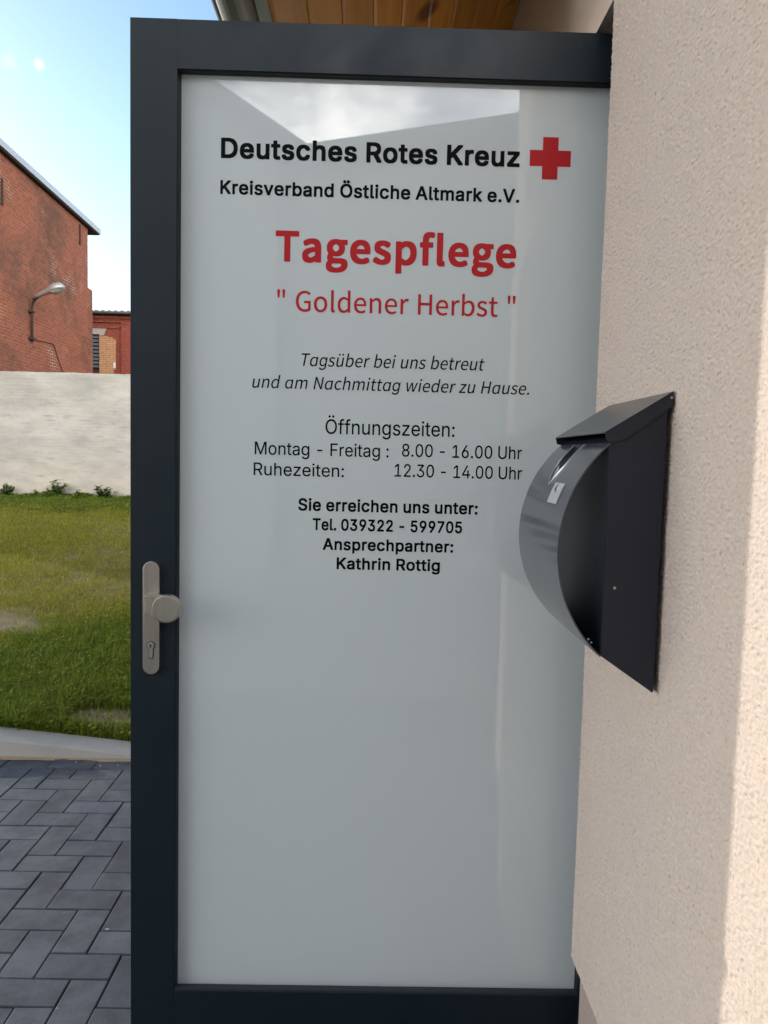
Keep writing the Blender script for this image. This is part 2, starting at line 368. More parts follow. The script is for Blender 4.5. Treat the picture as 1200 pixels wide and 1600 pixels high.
KY0, KY1 = 3.515, 3.655
nx, ny = 150, 100
vs, fs = [], []
for j in range(ny+1):
    y = KY1+0.002+(17.62-KY1)*(j/ny)**1.6
    for i in range(nx+1):
        x = -18+26*i/nx; vs.append((x, y, lawn_z(x, y)))
for j in range(ny):
    for i in range(nx):
        a = j*(nx+1)+i; fs.append((a, a+1, a+nx+2, a+nx+1))
tag(from_data('lawn_soil', vs, fs, M_soil, smooth=True), kind='structure')

# kerb: long flush stones, one dropping to the paving
bm = bmesh.new()
def kerb_top(x):
    t = min(max((x+1.88)/0.78, 0), 1); return 0.103-0.078*t
xs = [-12+1.0*i for i in range(10)]+[-1.88]
edges = xs+[-1.10]+[-0.1+1.0*i for i in range(7)]
for a, b in zip(edges, edges[1:]):
    za, zb = kerb_top(a), kerb_top(b); g = 0.0012
    prof = lambda x, z: [(x, KY0, -0.08), (x, KY0, z-0.012), (x, KY0+0.004, z-0.003), (x, KY0+0.014, z), (x, KY1, z), (x, KY1, -0.08)]
    pa = [bm.verts.new(p) for p in prof(a+g, za)]; pb = [bm.verts.new(p) for p in prof(b-g, zb)]
    n = len(pa)
    for i in range(n): bm.faces.new((pa[i], pa[(i+1) % n], pb[(i+1) % n], pb[i]))
    bm.faces.new(pa); bm.faces.new(pb[::-1])
tag(from_bm('kerb', bm, M_kerb), kind='structure')

# paving: herringbone of 20 x 10 cm pavers, a stretcher course along the kerb
tag(from_data('paving_bed', [(-9, -6, -.014), (9, -6, -.014), (9, KY0, -.014), (-9, KY0, -.014)], [(0, 1, 2, 3)], M_sand), kind='structure')
P_ = []
for i in range(361):
    x = -9+18*i/360; P_ += [(x, KY0-.030-.009*noise.noise(Vector((x*9, 0, 0)))-.006*noise.noise(Vector((x*31, 2, 0))), .0012), (x, KY0+.001, .0042+.003*noise.noise(Vector((x*14, 5, 0))))]
M_sandy = Mat('yellow_joint_sand', (.42, .31, .2), 1.0, spec=.05); M_sandy.color(M_sandy.mix(M_sandy.noise(60, 4), (.30, .215, .14), (.48, .37, .25))); M_sandy.bump(M_sandy.noise(300, 4), .5, .003)
tag(from_data('joint_sand', P_, [(2*i, 2*i+2, 2*i+3, 2*i+1) for i in range(360)], M_sandy), kind='structure')
bricks = []
U = 0.1075; YB = KY0-0.008-U
for ix in range(-46, 46):
    for iy in range(1, 70):
        y1 = YB-(iy-1)*U; y0 = y1-U; x0 = ix*U+0.035
        if y0 < -1.2: continue
        k = (ix+iy) % 4                                  # iy counts towards the camera
        if k == 0: bricks.append((x0, x0+2*U, y0, y1))
        elif k == 2: bricks.append((x0, x0+U, y0-U, y1))
        if iy == 1 and k == 1 and False: pass
    # half stones that close the pattern against the stretcher course
    if (ix+1) % 4 == 3: bricks.append((ix*U+0.035, ix*U+U+0.035, YB-U, YB))
for i in range(-24, 24): bricks.append((i*2*U-0.01, i*2*U+2*U-0.01, YB+0.002, YB+U+0.002))
V, F, T = [], [], []
for (x0, x1, y0, y1) in bricks:
    if x0 > XW-0.03 and y1 > 0.7: continue
    x1 = min(x1, XW+0.01) if y1 > 0.7 else x1
    g = 0.0013; c = 0.0030; dz = random.gauss(0, .0007); tx, ty = random.gauss(0, .004), random.gauss(0, .004)
    cx, cy = (x0+x1)/2, (y0+y1)/2
    jx, jy = random.gauss(0, .0008), random.gauss(0, .0008)
    b = len(V)
    for (gg, z) in ((g, -.02), (g, -c), (g+c, 0.0)):
        for (x, y) in ((x0+gg, y0+gg), (x1-gg, y0+gg), (x1-gg, y1-gg), (x0+gg, y1-gg)):
            V.append((x+jx, y+jy, z+dz+(x-cx)*tx+(y-cy)*ty))
    t = random.gauss(1, .12); cool = random.gauss(0, .02)
    for q in range(2):
        for i in range(4): F.append((b+4*q+i, b+4*q+(i+1) % 4, b+4*q+4+(i+1) % 4, b+4*q+4+i))
    F.append((b+8, b+9, b+10, b+11)); T += [(t-cool, t, t+cool, 1)]*12
pv = from_data('pavement', V, F, M_paver)
ca = pv.data.color_attributes.new('tone', 'FLOAT_COLOR', 'POINT'); ca.data.foreach_set('color', np.array(T, 'f').ravel())
tag(pv, kind='structure')

M_fillground = Mat('pale_fill_ground', (.22, .21, .19), .95); M_fillground.color(M_fillground.mix(M_fillground.noise(30, 6, .7), (.14, .135, .125), (.30, .285, .26))); M_fillground.bump(M_fillground.noise(120, 5), .6, .01)
tag(from_data('mirror_fill_ground', [(-9, -6.4, -.006), (9, -6.4, -.006), (9, -1.3, -.006), (-9, -1.3, -.006)], [(0, 1, 2, 3)], M_fillground), kind='structure')  # unseen ground, added to soften a tone break mirrored in the glass

# ------------------------------------------------------------------ grass
def nz2d(x, y, s, o=0): return noise.noise(Vector((x*s+o, y*s-o, o*0.37)))
def fields(x, y):
    big = nz2d(x, y, .55, 4)+.5*nz2d(x, y, 1.7, 9); fine = nz2d(x, y, 4.2, 2)
    # lush near the kerb, a bare sandy patch left of it, dry beyond, green again at the wall
    lu = y-5.2-0.95*(max(x, -3.2)+1.9)-.35*fine; lush = math.exp(-(lu/1.1)**2) if lu > 0 else 1.0
    wallband = 1/(1+math.exp(-(y-14.8-1.6*fine-1.2*big)*1.2))
    bare = math.exp(-(((x+2.85)/.52)**2+((y-5.65)/.55)**2)); bare2 = math.exp(-(((x+1.40)/.30)**2+((y-3.90)/.19)**2))*1.1
    return big, fine, lush, wallband, bare, bare2, max(lush, wallband)+.32*big
th = []
for v in bpy.data.objects['lawn_soil'].data.vertices:
    x, y = v.co.x, v.co.y; big, fine, lush, wb, bare, bare2, g = fields(x, y); g = min(1, max(0, g))
    k = max(0, min(.80, .62+.3*big-.8*bare-.8*bare2+.2*lush))
    th.append((.17*(1-g)+.075*g, .15*(1-g)+.115*g, .035*(1-g)+.018*g, k))
la = bpy.data.objects['lawn_soil'].data.color_attributes.new('tone', 'FLOAT_COLOR', 'POINT'); la.data.foreach_set('color', np.array(th, 'f').ravel())
_a = M_soil.n('ShaderNodeAttribute'); _a.attribute_name = 'tone'
_old = M_soil.b.inputs['Base Color'].links[0].from_socket
M_soil.color(M_soil.mix(_a.outputs['Alpha'], _old, M_soil.mix(1.0, _a.outputs['Color'], M_soil.ramp(M_soil.noise(60, 6, .7), [(.3, (.6,)*3), (.7, (1.3,)*3)]), 'MULTIPLY')))
def grass():
    P, C, Fc = [], [], []
    def blade(x, y, z, h, w, lean, az, col):
        dx, dy = math.cos(az), math.sin(az); px, py = -dy*w/2, dx*w/2
        m = 0.55; b = len(P)
        P.extend([(x-px, y-py, z-.005), (x+px, y+py, z-.005),
                  (x+dx*lean*.35+px*.7, y+dy*lean*.35+py*.7, z+h*m), (x+dx*lean*.35-px*.7, y+dy*lean*.35-py*.7, z+h*m),
                  (x+dx*lean, y+dy*lean, z+h*(1-.25*min(1, lean/h)))])
        Fc.append((b, b+1, b+2, b+3)); Fc.append((b+3, b+2, b+4)); C.extend([col]*5)
    def leaf(x, y, z, r, az, tilt, col):
        b = len(P); d = Vector((math.cos(az), math.sin(az), math.sin(tilt))); s = Vector((-math.sin(az), math.cos(az), 0.15))
        for (u, v) in ((0, 0), (.45, .42), (1, 0), (.45, -.42)):
            q = Vector((x, y, z))+d*r*u+s*r*v; P.append(tuple(q))
        Fc.append((b, b+1, b+2, b+3)); C.extend([col]*4)
    N = 380000
    k = 0
    while k < N:
        if random.random() < 0.80:                         # denser close to the paving
            u = random.random(); y = 3.66+13.8*u**1.75
            x = -random.gauss(.42, .17)*y
        else:
            y = 3.66+13.8*random.random()**1.4; x = random.uniform(-14, 3.5)
        k += 1
        z = lawn_z(x, y)
        edge = (y-KY1)
        big, fine, lush, wallband, bare, bare2, green = fields(x, y)
        dens = .80+.5*big+.45*fine-1.5*bare*(.75+.9*fine)-1.8*bare2*(.8+.9*fine)+.5*lush+.3*wallband - (.55 if edge < .05 else 0)
        if not (lush > .5 or wallband > .5): dens -= .06+.30*max(0, nz2d(x, y, 2.3, 21))
        if random.random() > max(dens, .035): continue
        far = min(1, (y-3.6)/10)
        g = min(1, max(0, green+random.gauss(0, .16)))
        dry = np.array((.255, .245, .030)); lushc = np.array((.125, .185, .018)) if random.random() < .84 else np.array((.24, .25, .04)); straw = np.array((.36, .29, .10))
        col = dry*(1-g)+lushc*g
        if random.random() < .16*(1-g): col = straw
        if wallband > .5: col = col*.55+np.array((.10, .16, .03))*.45
        col = np.clip(col*random.gauss(1, .20), .01, .6); col = (*col, 1)
        w = random.uniform(.0022, .0046)*(1+1.8*far)
        if y > 16.5 and random.random() < .6:
            top_ = .03+.20*max(0, .35+nz2d(x, 0, .9, 3)+.6*nz2d(x, 0, 2.6, 6))*min(1, (y-16.4)/.7)
            for q in range(4): leaf(x+random.gauss(0, .03), y+random.gauss(0, .02), z+random.random()*top_, random.uniform(.03, .07), random.random()*6.3, random.uniform(-.2, .8), col)
            continue
        if random.random() < .09*g and y < 8 or (wallband > .4 and random.random() < .25):
            for q in range(3): leaf(x+random.gauss(0, .012), y+random.gauss(0, .012), z+random.uniform(.01, .05), random.uniform(.012, .026)*(1+far), random.random()*6.3, random.uniform(0, .7), col)
            continue
        h = random.uniform(.025, .065)*(.7+.7*g)*(1+.15*far)*(1+1.6*wallband*max(0, nz2d(x, y, 1.5, 31)+.15))
        if random.random() < .02: h *= 1.9
        blade(x, y, z, h, w, h*random.uniform(.2, 1.1), random.random()*6.283, col)
    me = bpy.data.meshes.new('grass'); me.from_pydata(P, [], Fc); me.update()
    a = me.color_attributes.new('tone', 'FLOAT_COLOR', 'POINT'); a.data.foreach_set('color', np.array(C, 'f').ravel())
    return link_mesh('grass', me, M_grass)
tag(grass(), 'patchy yellow and green grass between the kerb and the pale wall', 'grass', kind='stuff')

# ------------------------------------------------------------------ pale boundary wall
xs = np.linspace(-14, 4, 181); top = []
for x in xs: top.append(3.305+.014*noise.noise(Vector((x*1.2, 0, 0)))+.012*noise.noise(Vector((x*6.5, 4, 0))))
V, F = [], []
for x, t in zip(xs, top): V += [(x, 17.5, -.1), (x, 17.5, t-.02), (x, 17.512, t), (x, 17.72, t), (x, 17.74, -.1)]
for i in range(len(xs)-1):
    for q in range(4): F.append((5*i+q, 5*i+5+q, 5*i+6+q, 5*i+1+q))
F.append((0, 1, 2, 3, 4)); e = 5*(len(xs)-1); F.append((e+4, e+3, e+2, e+1, e))
o = from_data('boundary_wall', V, F, M_lime)
tag(o, 'pale limewashed masonry wall with grey stains across the back of the lawn', 'wall')

# weeds at the foot of the wall
def weed(x, y, s, label, col):
    z0 = lawn_z(x, y)
    r = thing('leafy_weed', label, 'weed', (x, y, z0), 'leafy weeds along the foot of the pale wall')
    P, Fc, C = [], [], []
    sm = bmesh.new()
    for k in range(16):
        az = random.random()*6.28; ln = s*random.uniform(.5, 1.0); out = s*random.uniform(.15, .7)
        base = Vector((x+random.gauss(0, .05), y+random.gauss(0, .03), z0-.02)); tip = base+Vector((math.cos(az)*out, math.sin(az)*out*.5, ln))
        tube(sm, [base, base.lerp(tip, .5)+Vector((0, 0, .03)), tip], [.006, .005, .003], 5)
        for q in range(22):
            t = random.uniform(.1, 1); p = base.lerp(tip, t); a2 = random.random()*6.28; L = s*random.uniform(.16, .32)
            d = Vector((math.cos(a2), math.sin(a2), random.uniform(-.3, .6))); w = Vector((-math.sin(a2), math.cos(a2), random.uniform(-.3, .3)))
            b = len(P); P += [tuple(p), tuple(p+d*L*.5+w*L*.33), tuple(p+d*L), tuple(p+d*L*.5-w*L*.33)]
            Fc.append((b, b+1, b+2, b+3)); cc = np.clip(np.array(col)*random.gauss(1, .25), .01, .5); C += [(*cc, 1)]*4
    from_bm('stem', sm, M_grass, r)
    me = bpy.data.meshes.new('leaves'); me.from_pydata(P, [], Fc); me.update()
    a = me.color_attributes.new('tone', 'FLOAT_COLOR', 'POINT'); a.data.foreach_set('color', np.array(C, 'f').ravel())
    link_mesh('leaves', me, M_leaf, r)
weed(-8.55, 17.25, .34, 'low green weed at the wall foot near the left edge of the photo', (.13, .20, .05))
weed(-7.40, 17.25, .42, 'tallest bushy green weed at the wall foot, below the wall lamp', (.12, .20, .05))
weed(-6.25, 17.20, .34, 'darker green weed at the wall foot closest to the door', (.10, .17, .05))
weed(-7.75, 17.1, .22, 'small low weed just left of the tallest weed by the pale wall', (.13, .21, .06))
weed(-6.85, 17.1, .22, 'flat spreading weed between the two bushier weeds at the wall foot', (.12, .19, .05))

# ------------------------------------------------------------------ brick warehouse on the left
BX = -9.0; BY0, BY1 = 17.9, 23.44
wh = thing('brick_warehouse', 'tall red brick building with a thin pale roof edge behind the pale wall', 'building', (BX, 20, 0))
def roof_z(y): return 8.60-0.028*(y-18)
bm = bmesh.new()
extrude_poly(bm, [(BY0, -.1), (BY1, -.1), (BY1, roof_z(BY1)-.12), (BY0, roof_z(BY0)-.12)], BX, BX-7, 'x')
from_bm('wall', bm, M_brick, wh)
bm = bmesh.new()
extrude_poly(bm, [(BY0-.3, roof_z(BY0-.3)-.115), (BY1+.62, roof_z(BY1+.62)-.115), (BY1+.62, roof_z(BY1+.62)+.02), (BY0-.3, roof_z(BY0-.3)+.02)], BX+.13, BX-7.2, 'x')
rf = from_bm('roof', bm, M_void, wh)
bm = bmesh.new()
extrude_poly(bm, [(BY0-.32, roof_z(BY0-.3)-.075), (BY1+.66, roof_z(BY1+.66)-.075), (BY1+.66, roof_z(BY1+.66)+.085), (BY0-.32, roof_z(BY0-.3)+.085)], BX+.165, BX-7.22, 'x', .008)
from_bm('metal_flashing', bm, M_metalroof, rf)
box('pilaster', (BX-.55, BX+.02-.03, BY1-.005, BY1+.40, -.1, 6.55), M_brick, wh)
for (yy, za, zb) in ((22.80, 7.66, 8.26), (18.14, 7.28, 7.9)):
    bm = bmesh.new(); add_box(bm, BX-.01, BX+.035, yy-.035, yy+.035, za, zb, .008)
    from_bm('wall_anchor', bm, M_rust, wh)
bm = bmesh.new()
tube(bm, [(BX+.02, 19.6, 4.36), (BX+.02, 20.2, 4.40), (BX+.02, 20.85, 4.43), (BX+.02, 20.93, 4.40), (BX+.02, 21.2, 4.05), (BX+.02, 21.5, 3.7), (BX+.02, 21.6, 3.2)], .011, 6)
from_bm('cable', bm, M_rust, wh)

# wall lamp
lp = thing('wall_lamp', 'old grey street lamp on a bent pipe arm fixed to the brick wall', 'lamp', (BX, 19.5, 4.3))
bm = bmesh.new()
LZ = lambda t: 0
tube(bm, [(BX+.07, 19.5, 4.28), (BX+.072, 19.5, 4.9), (BX+.075, 19.5, 5.15), (BX+.10, 19.49, 5.26), (BX+.16, 19.47, 5.35), (BX+.26, 19.44, 5.41)], .032, 8)
arm = from_bm('arm', bm, M_rust, lp, True)
for z in (4.36, 5.05):
    box('wall_bracket', (BX-.01, BX+.12, 19.42, 19.58, z-.03, z+.03), M_rust, arm, .006)
# housing: a tapered neck that swells into a cobra head, built from ovals along its axis
def head(bm, stations, lo=False):
    rings = []
    for (x, y, zt, zb, hw) in stations:
        ring = []
        for k in range(14):
            a = math.pi*k/13
            ring.append(bm.verts.new((x, y-hw*math.cos(a), zb+(zt-zb)*max(0.0, math.sin(a))**.75)))
        rings.append(ring)
    for u, v in zip(rings, rings[1:]):
        for k in range(13): bm.faces.new((u[k], u[k+1], v[k+1], v[k]))
        bm.faces.new((u[0], v[0], v[13], u[13]))
    bm.faces.new(rings[0]); bm.faces.new(rings[-1])
bm = bmesh.new(); Y0 = 19.4
head(bm, [(BX+.12+(x-BX-.22)*.70, y, 5.375+(a-5.375)*.78, 5.375+(b-5.375)*.78, w*.82) for (x, y, a, b, w) in [(BX+.22, Y0, 5.42, 5.33, .05), (BX+.55, Y0-.06, 5.57, 5.42, .085), (BX+.92, Y0-.12, 5.71, 5.52, .11), (BX+.98, Y0-.14, 5.78, 5.535, .15), (BX+1.15, Y0-.17, 5.84, 5.58, .19), (BX+1.38, Y0-.20, 5.85, 5.63, .18), (BX+1.50, Y0-.22, 5.79, 5.66, .12), (BX+1.54, Y0-.22, 5.73, 5.675, .05)]])
hd = from_bm('lamp_head', bm, M_lampbody, lp, True)
bm = bmesh.new()
rings = []
for (x, d, hw) in ((1.0, .0, .12), (1.04, .07, .15), (1.18, .12, .165), (1.36, .10, .15), (1.47, .03, .10), (1.5, 0, .06)):
    zb = 5.375+(5.535+(x-.98)*.255-5.375)*.78+.003; d *= .8; hw *= .82; x = .12+(x-.22)*.70
    rings.append([bm.verts.new((BX+x, Y0-.17-hw*math.cos(math.pi*k/9), zb-d*math.sin(math.pi*k/9))) for k in range(10)])
for u, v in zip(rings, rings[1:]):
    for k in range(9): bm.faces.new((u[k], u[k+1], v[k+1], v[k]))
from_bm('lamp_glass', bm, M_lampglass, hd, True)

# low brick building behind
ob = thing('brick_outbuilding', 'low dark red brick building with tiled roof and a partly patched window opening', 'building', (-9, 28, 0))
OY = 28.0
bm = bmesh.new()
for d in ((-16, -10.72, OY, OY+6, -.1, 6.5), (-10.34, 2, OY, OY+6, -.1, 6.5), (-10.72, -10.34, OY, OY+6, -.1, 4.5), (-10.72, -10.34, OY, OY+6, 5.83, 6.5)):
    add_box(bm, *d)
from_bm('wall', bm, M_brickF, ob)
bm = bmesh.new()
add_box(bm, -16, 2, OY-.12, OY-.002, 6.40, 6.5); add_box(bm, -16, 2, OY-.07, OY-.003, 6.27, 6.40); add_box(bm, -16, -9.55, OY-.05, OY-.002, 6.06, 6.12)
from_bm('cornice', bm, M_brickF, ob)
box('pilaster', (-9.50, -9.0, OY-.09, OY-.004, -.1, 6.27), M_brickF, ob)
# roof of wavy tiles
V, F = [], []; n = 360
for j in range(9):
    for i in range(n+1):
        x = -16.3+18.6*i/n; w = .035*math.cos(2*math.pi*x/.235); y = OY-.30+j*.7; z = 6.66+j*.7*.10+w-(.02 if j % 2 else 0)
        V.append((x, y, z))
for j in range(8):
    for i in range(n): a = j*(n+1)+i; F.append((a, a+1, a+n+2, a+n+1))
b = len(V)
for i in range(n+1):
    x = -16.3+18.6*i/n; V.append((x, OY-.30, 6.655+.035*math.cos(2*math.pi*x/.235)-.035))
for i in range(n): F.append((i, b+i, b+i+1, i+1))
r_ = from_data('roof', V, F, M_oldtile, ob, True)
bm = bmesh.new(); pts = [(OY-.40+.075*math.cos(a), 6.60+.075*math.sin(a)) for a in np.linspace(math.pi, 2*math.pi, 9)]
extrude_poly(bm, pts, -16.3, 2.3, 'x'); from_bm('gutter', bm, M_zincgrey, r_)
win = box('window', (-10.72, -10.34, OY+.10, OY+.14, 4.5, 5.83), M_void, ob)
bm = bmesh.new()
for k in range(9): 
    z = 4.62+k*.135
    extrude_poly(bm, [(OY+.02, z), (OY+.035, z-.01), (OY+.095, z+.085), (OY+.08, z+.095)], -10.70, -10.37, 'x')
from_bm('louvre', bm, M_shutter, win)
box('window_sill', (-10.74, -10.33, OY-.05, OY+.1, 4.44, 4.50), M_rust, win)
bm = bmesh.new()
extrude_poly(bm, [(-10.74, 5.835), (-10.335, 5.835), (-10.335, 5.78), (-10.16, 5.80), (-10.10, 5.95), (-10.06, 6.05), (-10.74, 6.05)], OY-.03, OY+.1, 'y', .006)
from_bm('lintel', bm, M_concrete, ob)
bm = bmesh.new()
pat = [(-10.335, 4.35), (-9.80, 4.35), (-9.80, 4.55), (-9.72, 4.55), (-9.72, 5.66), (-9.82, 5.66), (-9.82, 5.74), (-10.02, 5.74), (-10.02, 5.78), (-10.335, 5.78)]
extrude_poly(bm, pat, OY-.022, OY-.001, 'y', .004); from_bm('brick_patch', bm, M_brickY, ob)
box('white_sign', (-9.80, -9.725, OY-.05, OY-.023, 4.60, 4.80), M_white, ob, .004)

# ------------------------------------------------------------------ the rendered house
hs = thing('rendered_house', 'beige rough rendered house wall with wooden eaves, close on the right', 'house', (XW, 1.5, 0))
RYA = 1.48
ZP, ZL = 0.442, 2.404                                   # plaster foot and lintel height
PY0, PY1 = 0.755, 1.50
def stucco_h(y, z):
    p = Vector((0.0, y*.78, z*1.22))
    g = noise.noise(p*320); h = noise.noise(p*185+Vector((3, 1, 7))); q = noise.noise(p*520)
    b = noise.noise(p*9)
    v = 0.80*h+0.75*g+.35*q
    return 0.0020*v+0.0006*b + 0.0014*max(0, v-.30)
STEP = 0.0019
nyy = int((PY1-PY0)/STEP); nzz = int((ZL-ZP)/STEP)
V = np.zeros(((nyy+1+2)*(nzz+1), 3)); k = 0
for j in range(nzz+1):
    z = ZP+(ZL-ZP)*j/nzz
    ed = 0.0022*noise.noise(Vector((5, 0, z*60)))+.0014*noise.noise(Vector((8, 0, z*190)))
    for i in range(nyy+1):
        y = PY0+(PY1-PY0)*i/nyy
        near = max(0, 1-(PY1-y)/.008); near2 = max(0, 1-(z-ZP)/.008)
        V[k] = (XW-stucco_h(y, z)+.0035*near**2+.004*near2**2+ed*near, y+ed*near, z); k += 1
    V[k] = (XW+.010, PY1+.003+ed, z); k += 1            # rounded return of the corner
    V[k] = (XW+.30, PY1+.003, z); k += 1
W = nyy+3
F = [(j*W+i, (j+1)*W+i, (j+1)*W+i+1, j*W+i+1) for j in range(nzz) for i in range(W-1)]
from_data('wall', V, F, M_plaster, hs, True)
bm = bmesh.new()
add_box(bm, XW+.02, XW+.35, PY0, PY1-.004, ZP+.002, 2.86)      # body of the pier
from_bm('pier_core', bm, M_plaster_far, hs)
bm = bmesh.new()
add_box(bm, XW+.001, XW+.35, PY0, 9.0, 2.581, 3.02)           # wall over the opening and onwards
add_box(bm, XW+.001, XW+.016, PY0, 9.0, ZL+.001, 2.5805); add_box(bm, XW+.017, XW+.35, PY0, 1.49, ZL+.001, 2.5805)  # thin skin with a void behind, hollowed to darken the lintel underside
add_box(bm, XW+.001, XW+.35, 2.75, 9.0, ZP, ZL)
from_bm('upper_wall', bm, M_plaster_far, hs)
bm = bmesh.new()
add_box(bm, XW+.020, XW+.33, PY0+.02, PY1-.012, -.05, ZP+.06); add_box(bm, XW+.020, XW+.33, 2.76, 9.0, -.05, ZP+.06)
from_bm('plinth', bm, M_plinth, hs)
box('capping', (XW-.03, XW+.38, PY0-.03, RYA-.02, 3.022, 3.05), M_zincgrey, hs, .004)
bm = bmesh.new()
add_box(bm, XW+.36, 4.2, .755, .80, -.05, 2.98); add_box(bm, XW+.36, 4.2, 8.9, 8.98, -.05, 3.05); add_box(bm, 4.2, 4.3, .755, 9, -.05, 3.05)
add_box(bm, XW+.36, 4.2, .81, 8.89, 2.93, 3.0); add_box(bm, XW+.36, 4.2, .81, 8.89, -.05, .02)
from_bm('hall', bm, M_dark, hs)
bm = bmesh.new()                                         # frame in the opening
add_box(bm, .60, .68, 1.506, 1.58, .02, 2.40); add_box(bm, .60, .68, 2.67, 2.745, .02, 2.40); add_box(bm, .60, .68, 1.582, 2.668, 2.32, 2.40)
from_bm('door_jamb', bm, M_frame, hs)
# roof with sloping pine soffit
RY0, RY1 = 1.48, 9.2
XE, ZE, ZJ = -0.266, 2.535, 3.01
SL = (ZJ-ZE)/(XW-XE)                        # outer edge of soffit, its height, height at the wall
rf = bmesh.new()
extrude_poly(rf, [(XE-.03, ZE+.045-.03*SL), (4.4, ZE+.045+(4.4-XE)*SL), (4.4, ZE+.16+(4.4-XE)*SL), (XE-.05, ZE+.16-.05*SL)], RY0, RY1, 'y')
rf = from_bm('roof', rf, M_tile, hs)
nb = 9; V, F, T = [], [], []
for i in range(nb):
    a, b2 = i/nb, (i+1)/nb; g = .0022
    t = random.uniform(.8, 1.15)
    for (u, dz) in ((a, .012), (a+.0001, .004), (a+.012, 0), (b2-.003, 0), (b2-.0005, .012)):
        x = XE+(XW-XE)*u; z = ZE+(ZJ-ZE)*u+dz
        V += [(x, RY0+.02, z), (x, RY1-.02, z)]; T += [(t, t*random.uniform(.97, 1.0), t, 1)]*2
    q = len(V)-10
    for s in range(4): F.append((q+2*s, q+2*s+1, q+2*s+3, q+2*s+2))
sf = from_data('soffit', V, F, M_wood, rf)
ca = sf.data.color_attributes.new('tone', 'FLOAT_COLOR', 'POINT'); ca.data.foreach_set('color', np.array(T, 'f').ravel())
bm = bmesh.new(); extrude_poly(bm, [(XE-.024, ZE-.025), (XE-.002, ZE-.025), (XE-.002, ZE+.115), (XE-.024, ZE+.115)], RY0, RY1, 'y', .002)
from_bm('fascia', bm, M_fascia, rf)
bm = bmesh.new(); GX, GZ, GR = XE-.070, ZE-.010, .044
outer = [(GX+GR*math.cos(a), GZ+GR*math.sin(a)) for a in np.linspace(math.pi, 2*math.pi, 15)]
inner = [(GX+(GR-.003)*math.cos(a), GZ+(GR-.003)*math.sin(a)) for a in np.linspace(2*math.pi, math.pi, 15)]
bead = [(GX-GR-.006+.008*math.cos(a), GZ+.004+.008*math.sin(a)) for a in np.linspace(0, 1.9*math.pi, 9)]
extrude_poly(bm, outer+inner, RY0, RY1, 'y'); extrude_poly(bm, bead, RY0, RY1, 'y')
from_bm('gutter', bm, M_zincgrey, rf, False)

# ------------------------------------------------------------------ the glazed door
DY = 1.6; X0, X1, DZ0, DZ1 = -.525, .600, .018, 2.396
OX0, OX1, OZ0, OZ1 = -.4272, .498, .276, 2.2972            # glazed opening
PYF = DY+.022                                             # front of the pane
door = thing('glazed_door', 'open anthracite framed door with a frosted lettered glass pane', 'door', (.6, DY, 0))
box('stile', (X0, OX0-.0002, DY, DY+.07, DZ0, DZ1), M_frame, door, .0010)
box('stile', (OX1+.0002, X1, DY, DY+.07, DZ0, DZ1), M_frame, door, .0010)
box('top_rail', (OX0, OX1, DY+.0003, DY+.0695, OZ1, DZ1-.0004), M_frame, door, .0005)
box('bottom_rail', (OX0, OX1, DY+.0003, DY+.0695, DZ0, OZ0), M_frame, door, .0005)
bm = bmesh.new(); BW = .0012
add_box(bm, OX0+.0002, OX0+BW, DY+.004, PYF+.004, OZ0+.0005, OZ1-.0005, .001); add_box(bm, OX1-BW, OX1-.0002, DY+.004, PYF+.004, OZ0+.0005, OZ1-.0005, .001)
add_box(bm, OX0+BW+.0002, OX1-BW-.0002, DY+.004, PYF+.004, OZ1-BW, OZ1-.0005, .001)
from_bm('gasket', bm, M_bead, door)
bm = bmesh.new()
extrude_poly(bm, [(DY+.0006, .2763), (DY+.0006, .2812), (DY+.003, .2825), (DY+.0095, .2825), (DY+.0105, .2800), (PYF+.002, .2774), (PYF+.002, .2763)], OX0+BW, OX1-BW, 'x')
from_bm('glazing_bead', bm, M_beadlit, door)
pane = box('glass_pane', (OX0+.003, OX1-.003, PYF, PYF+.026, OZ0+.0008, OZ1-.0008), M_glass, door)

# --- lettering -------------------------------------------------------------
K = (PYF-.0008)/1.603
def px_(x): return x*K
def pz_(z): return 1.5+(z-1.5)*K
LY = PYF-.0006
def fit_line(me_v, cap, x0, x1, z0, capm):
    """scale outline points so the line spans x0..x1 and its capitals stand capm high"""
    a = np.array(me_v); w = a[:, 0].max()-a[:, 0].min()
    a2 = np.zeros((len(a), 3)); a2[:, 0] = px_(x0)+(a[:, 0]-a[:, 0].min())/w*(px_(x1)-px_(x0))
    a2[:, 1] = LY-a[:, 2]*1.0; a2[:, 2] = pz_(z0)+a[:, 1]/cap*capm*K
    return a2
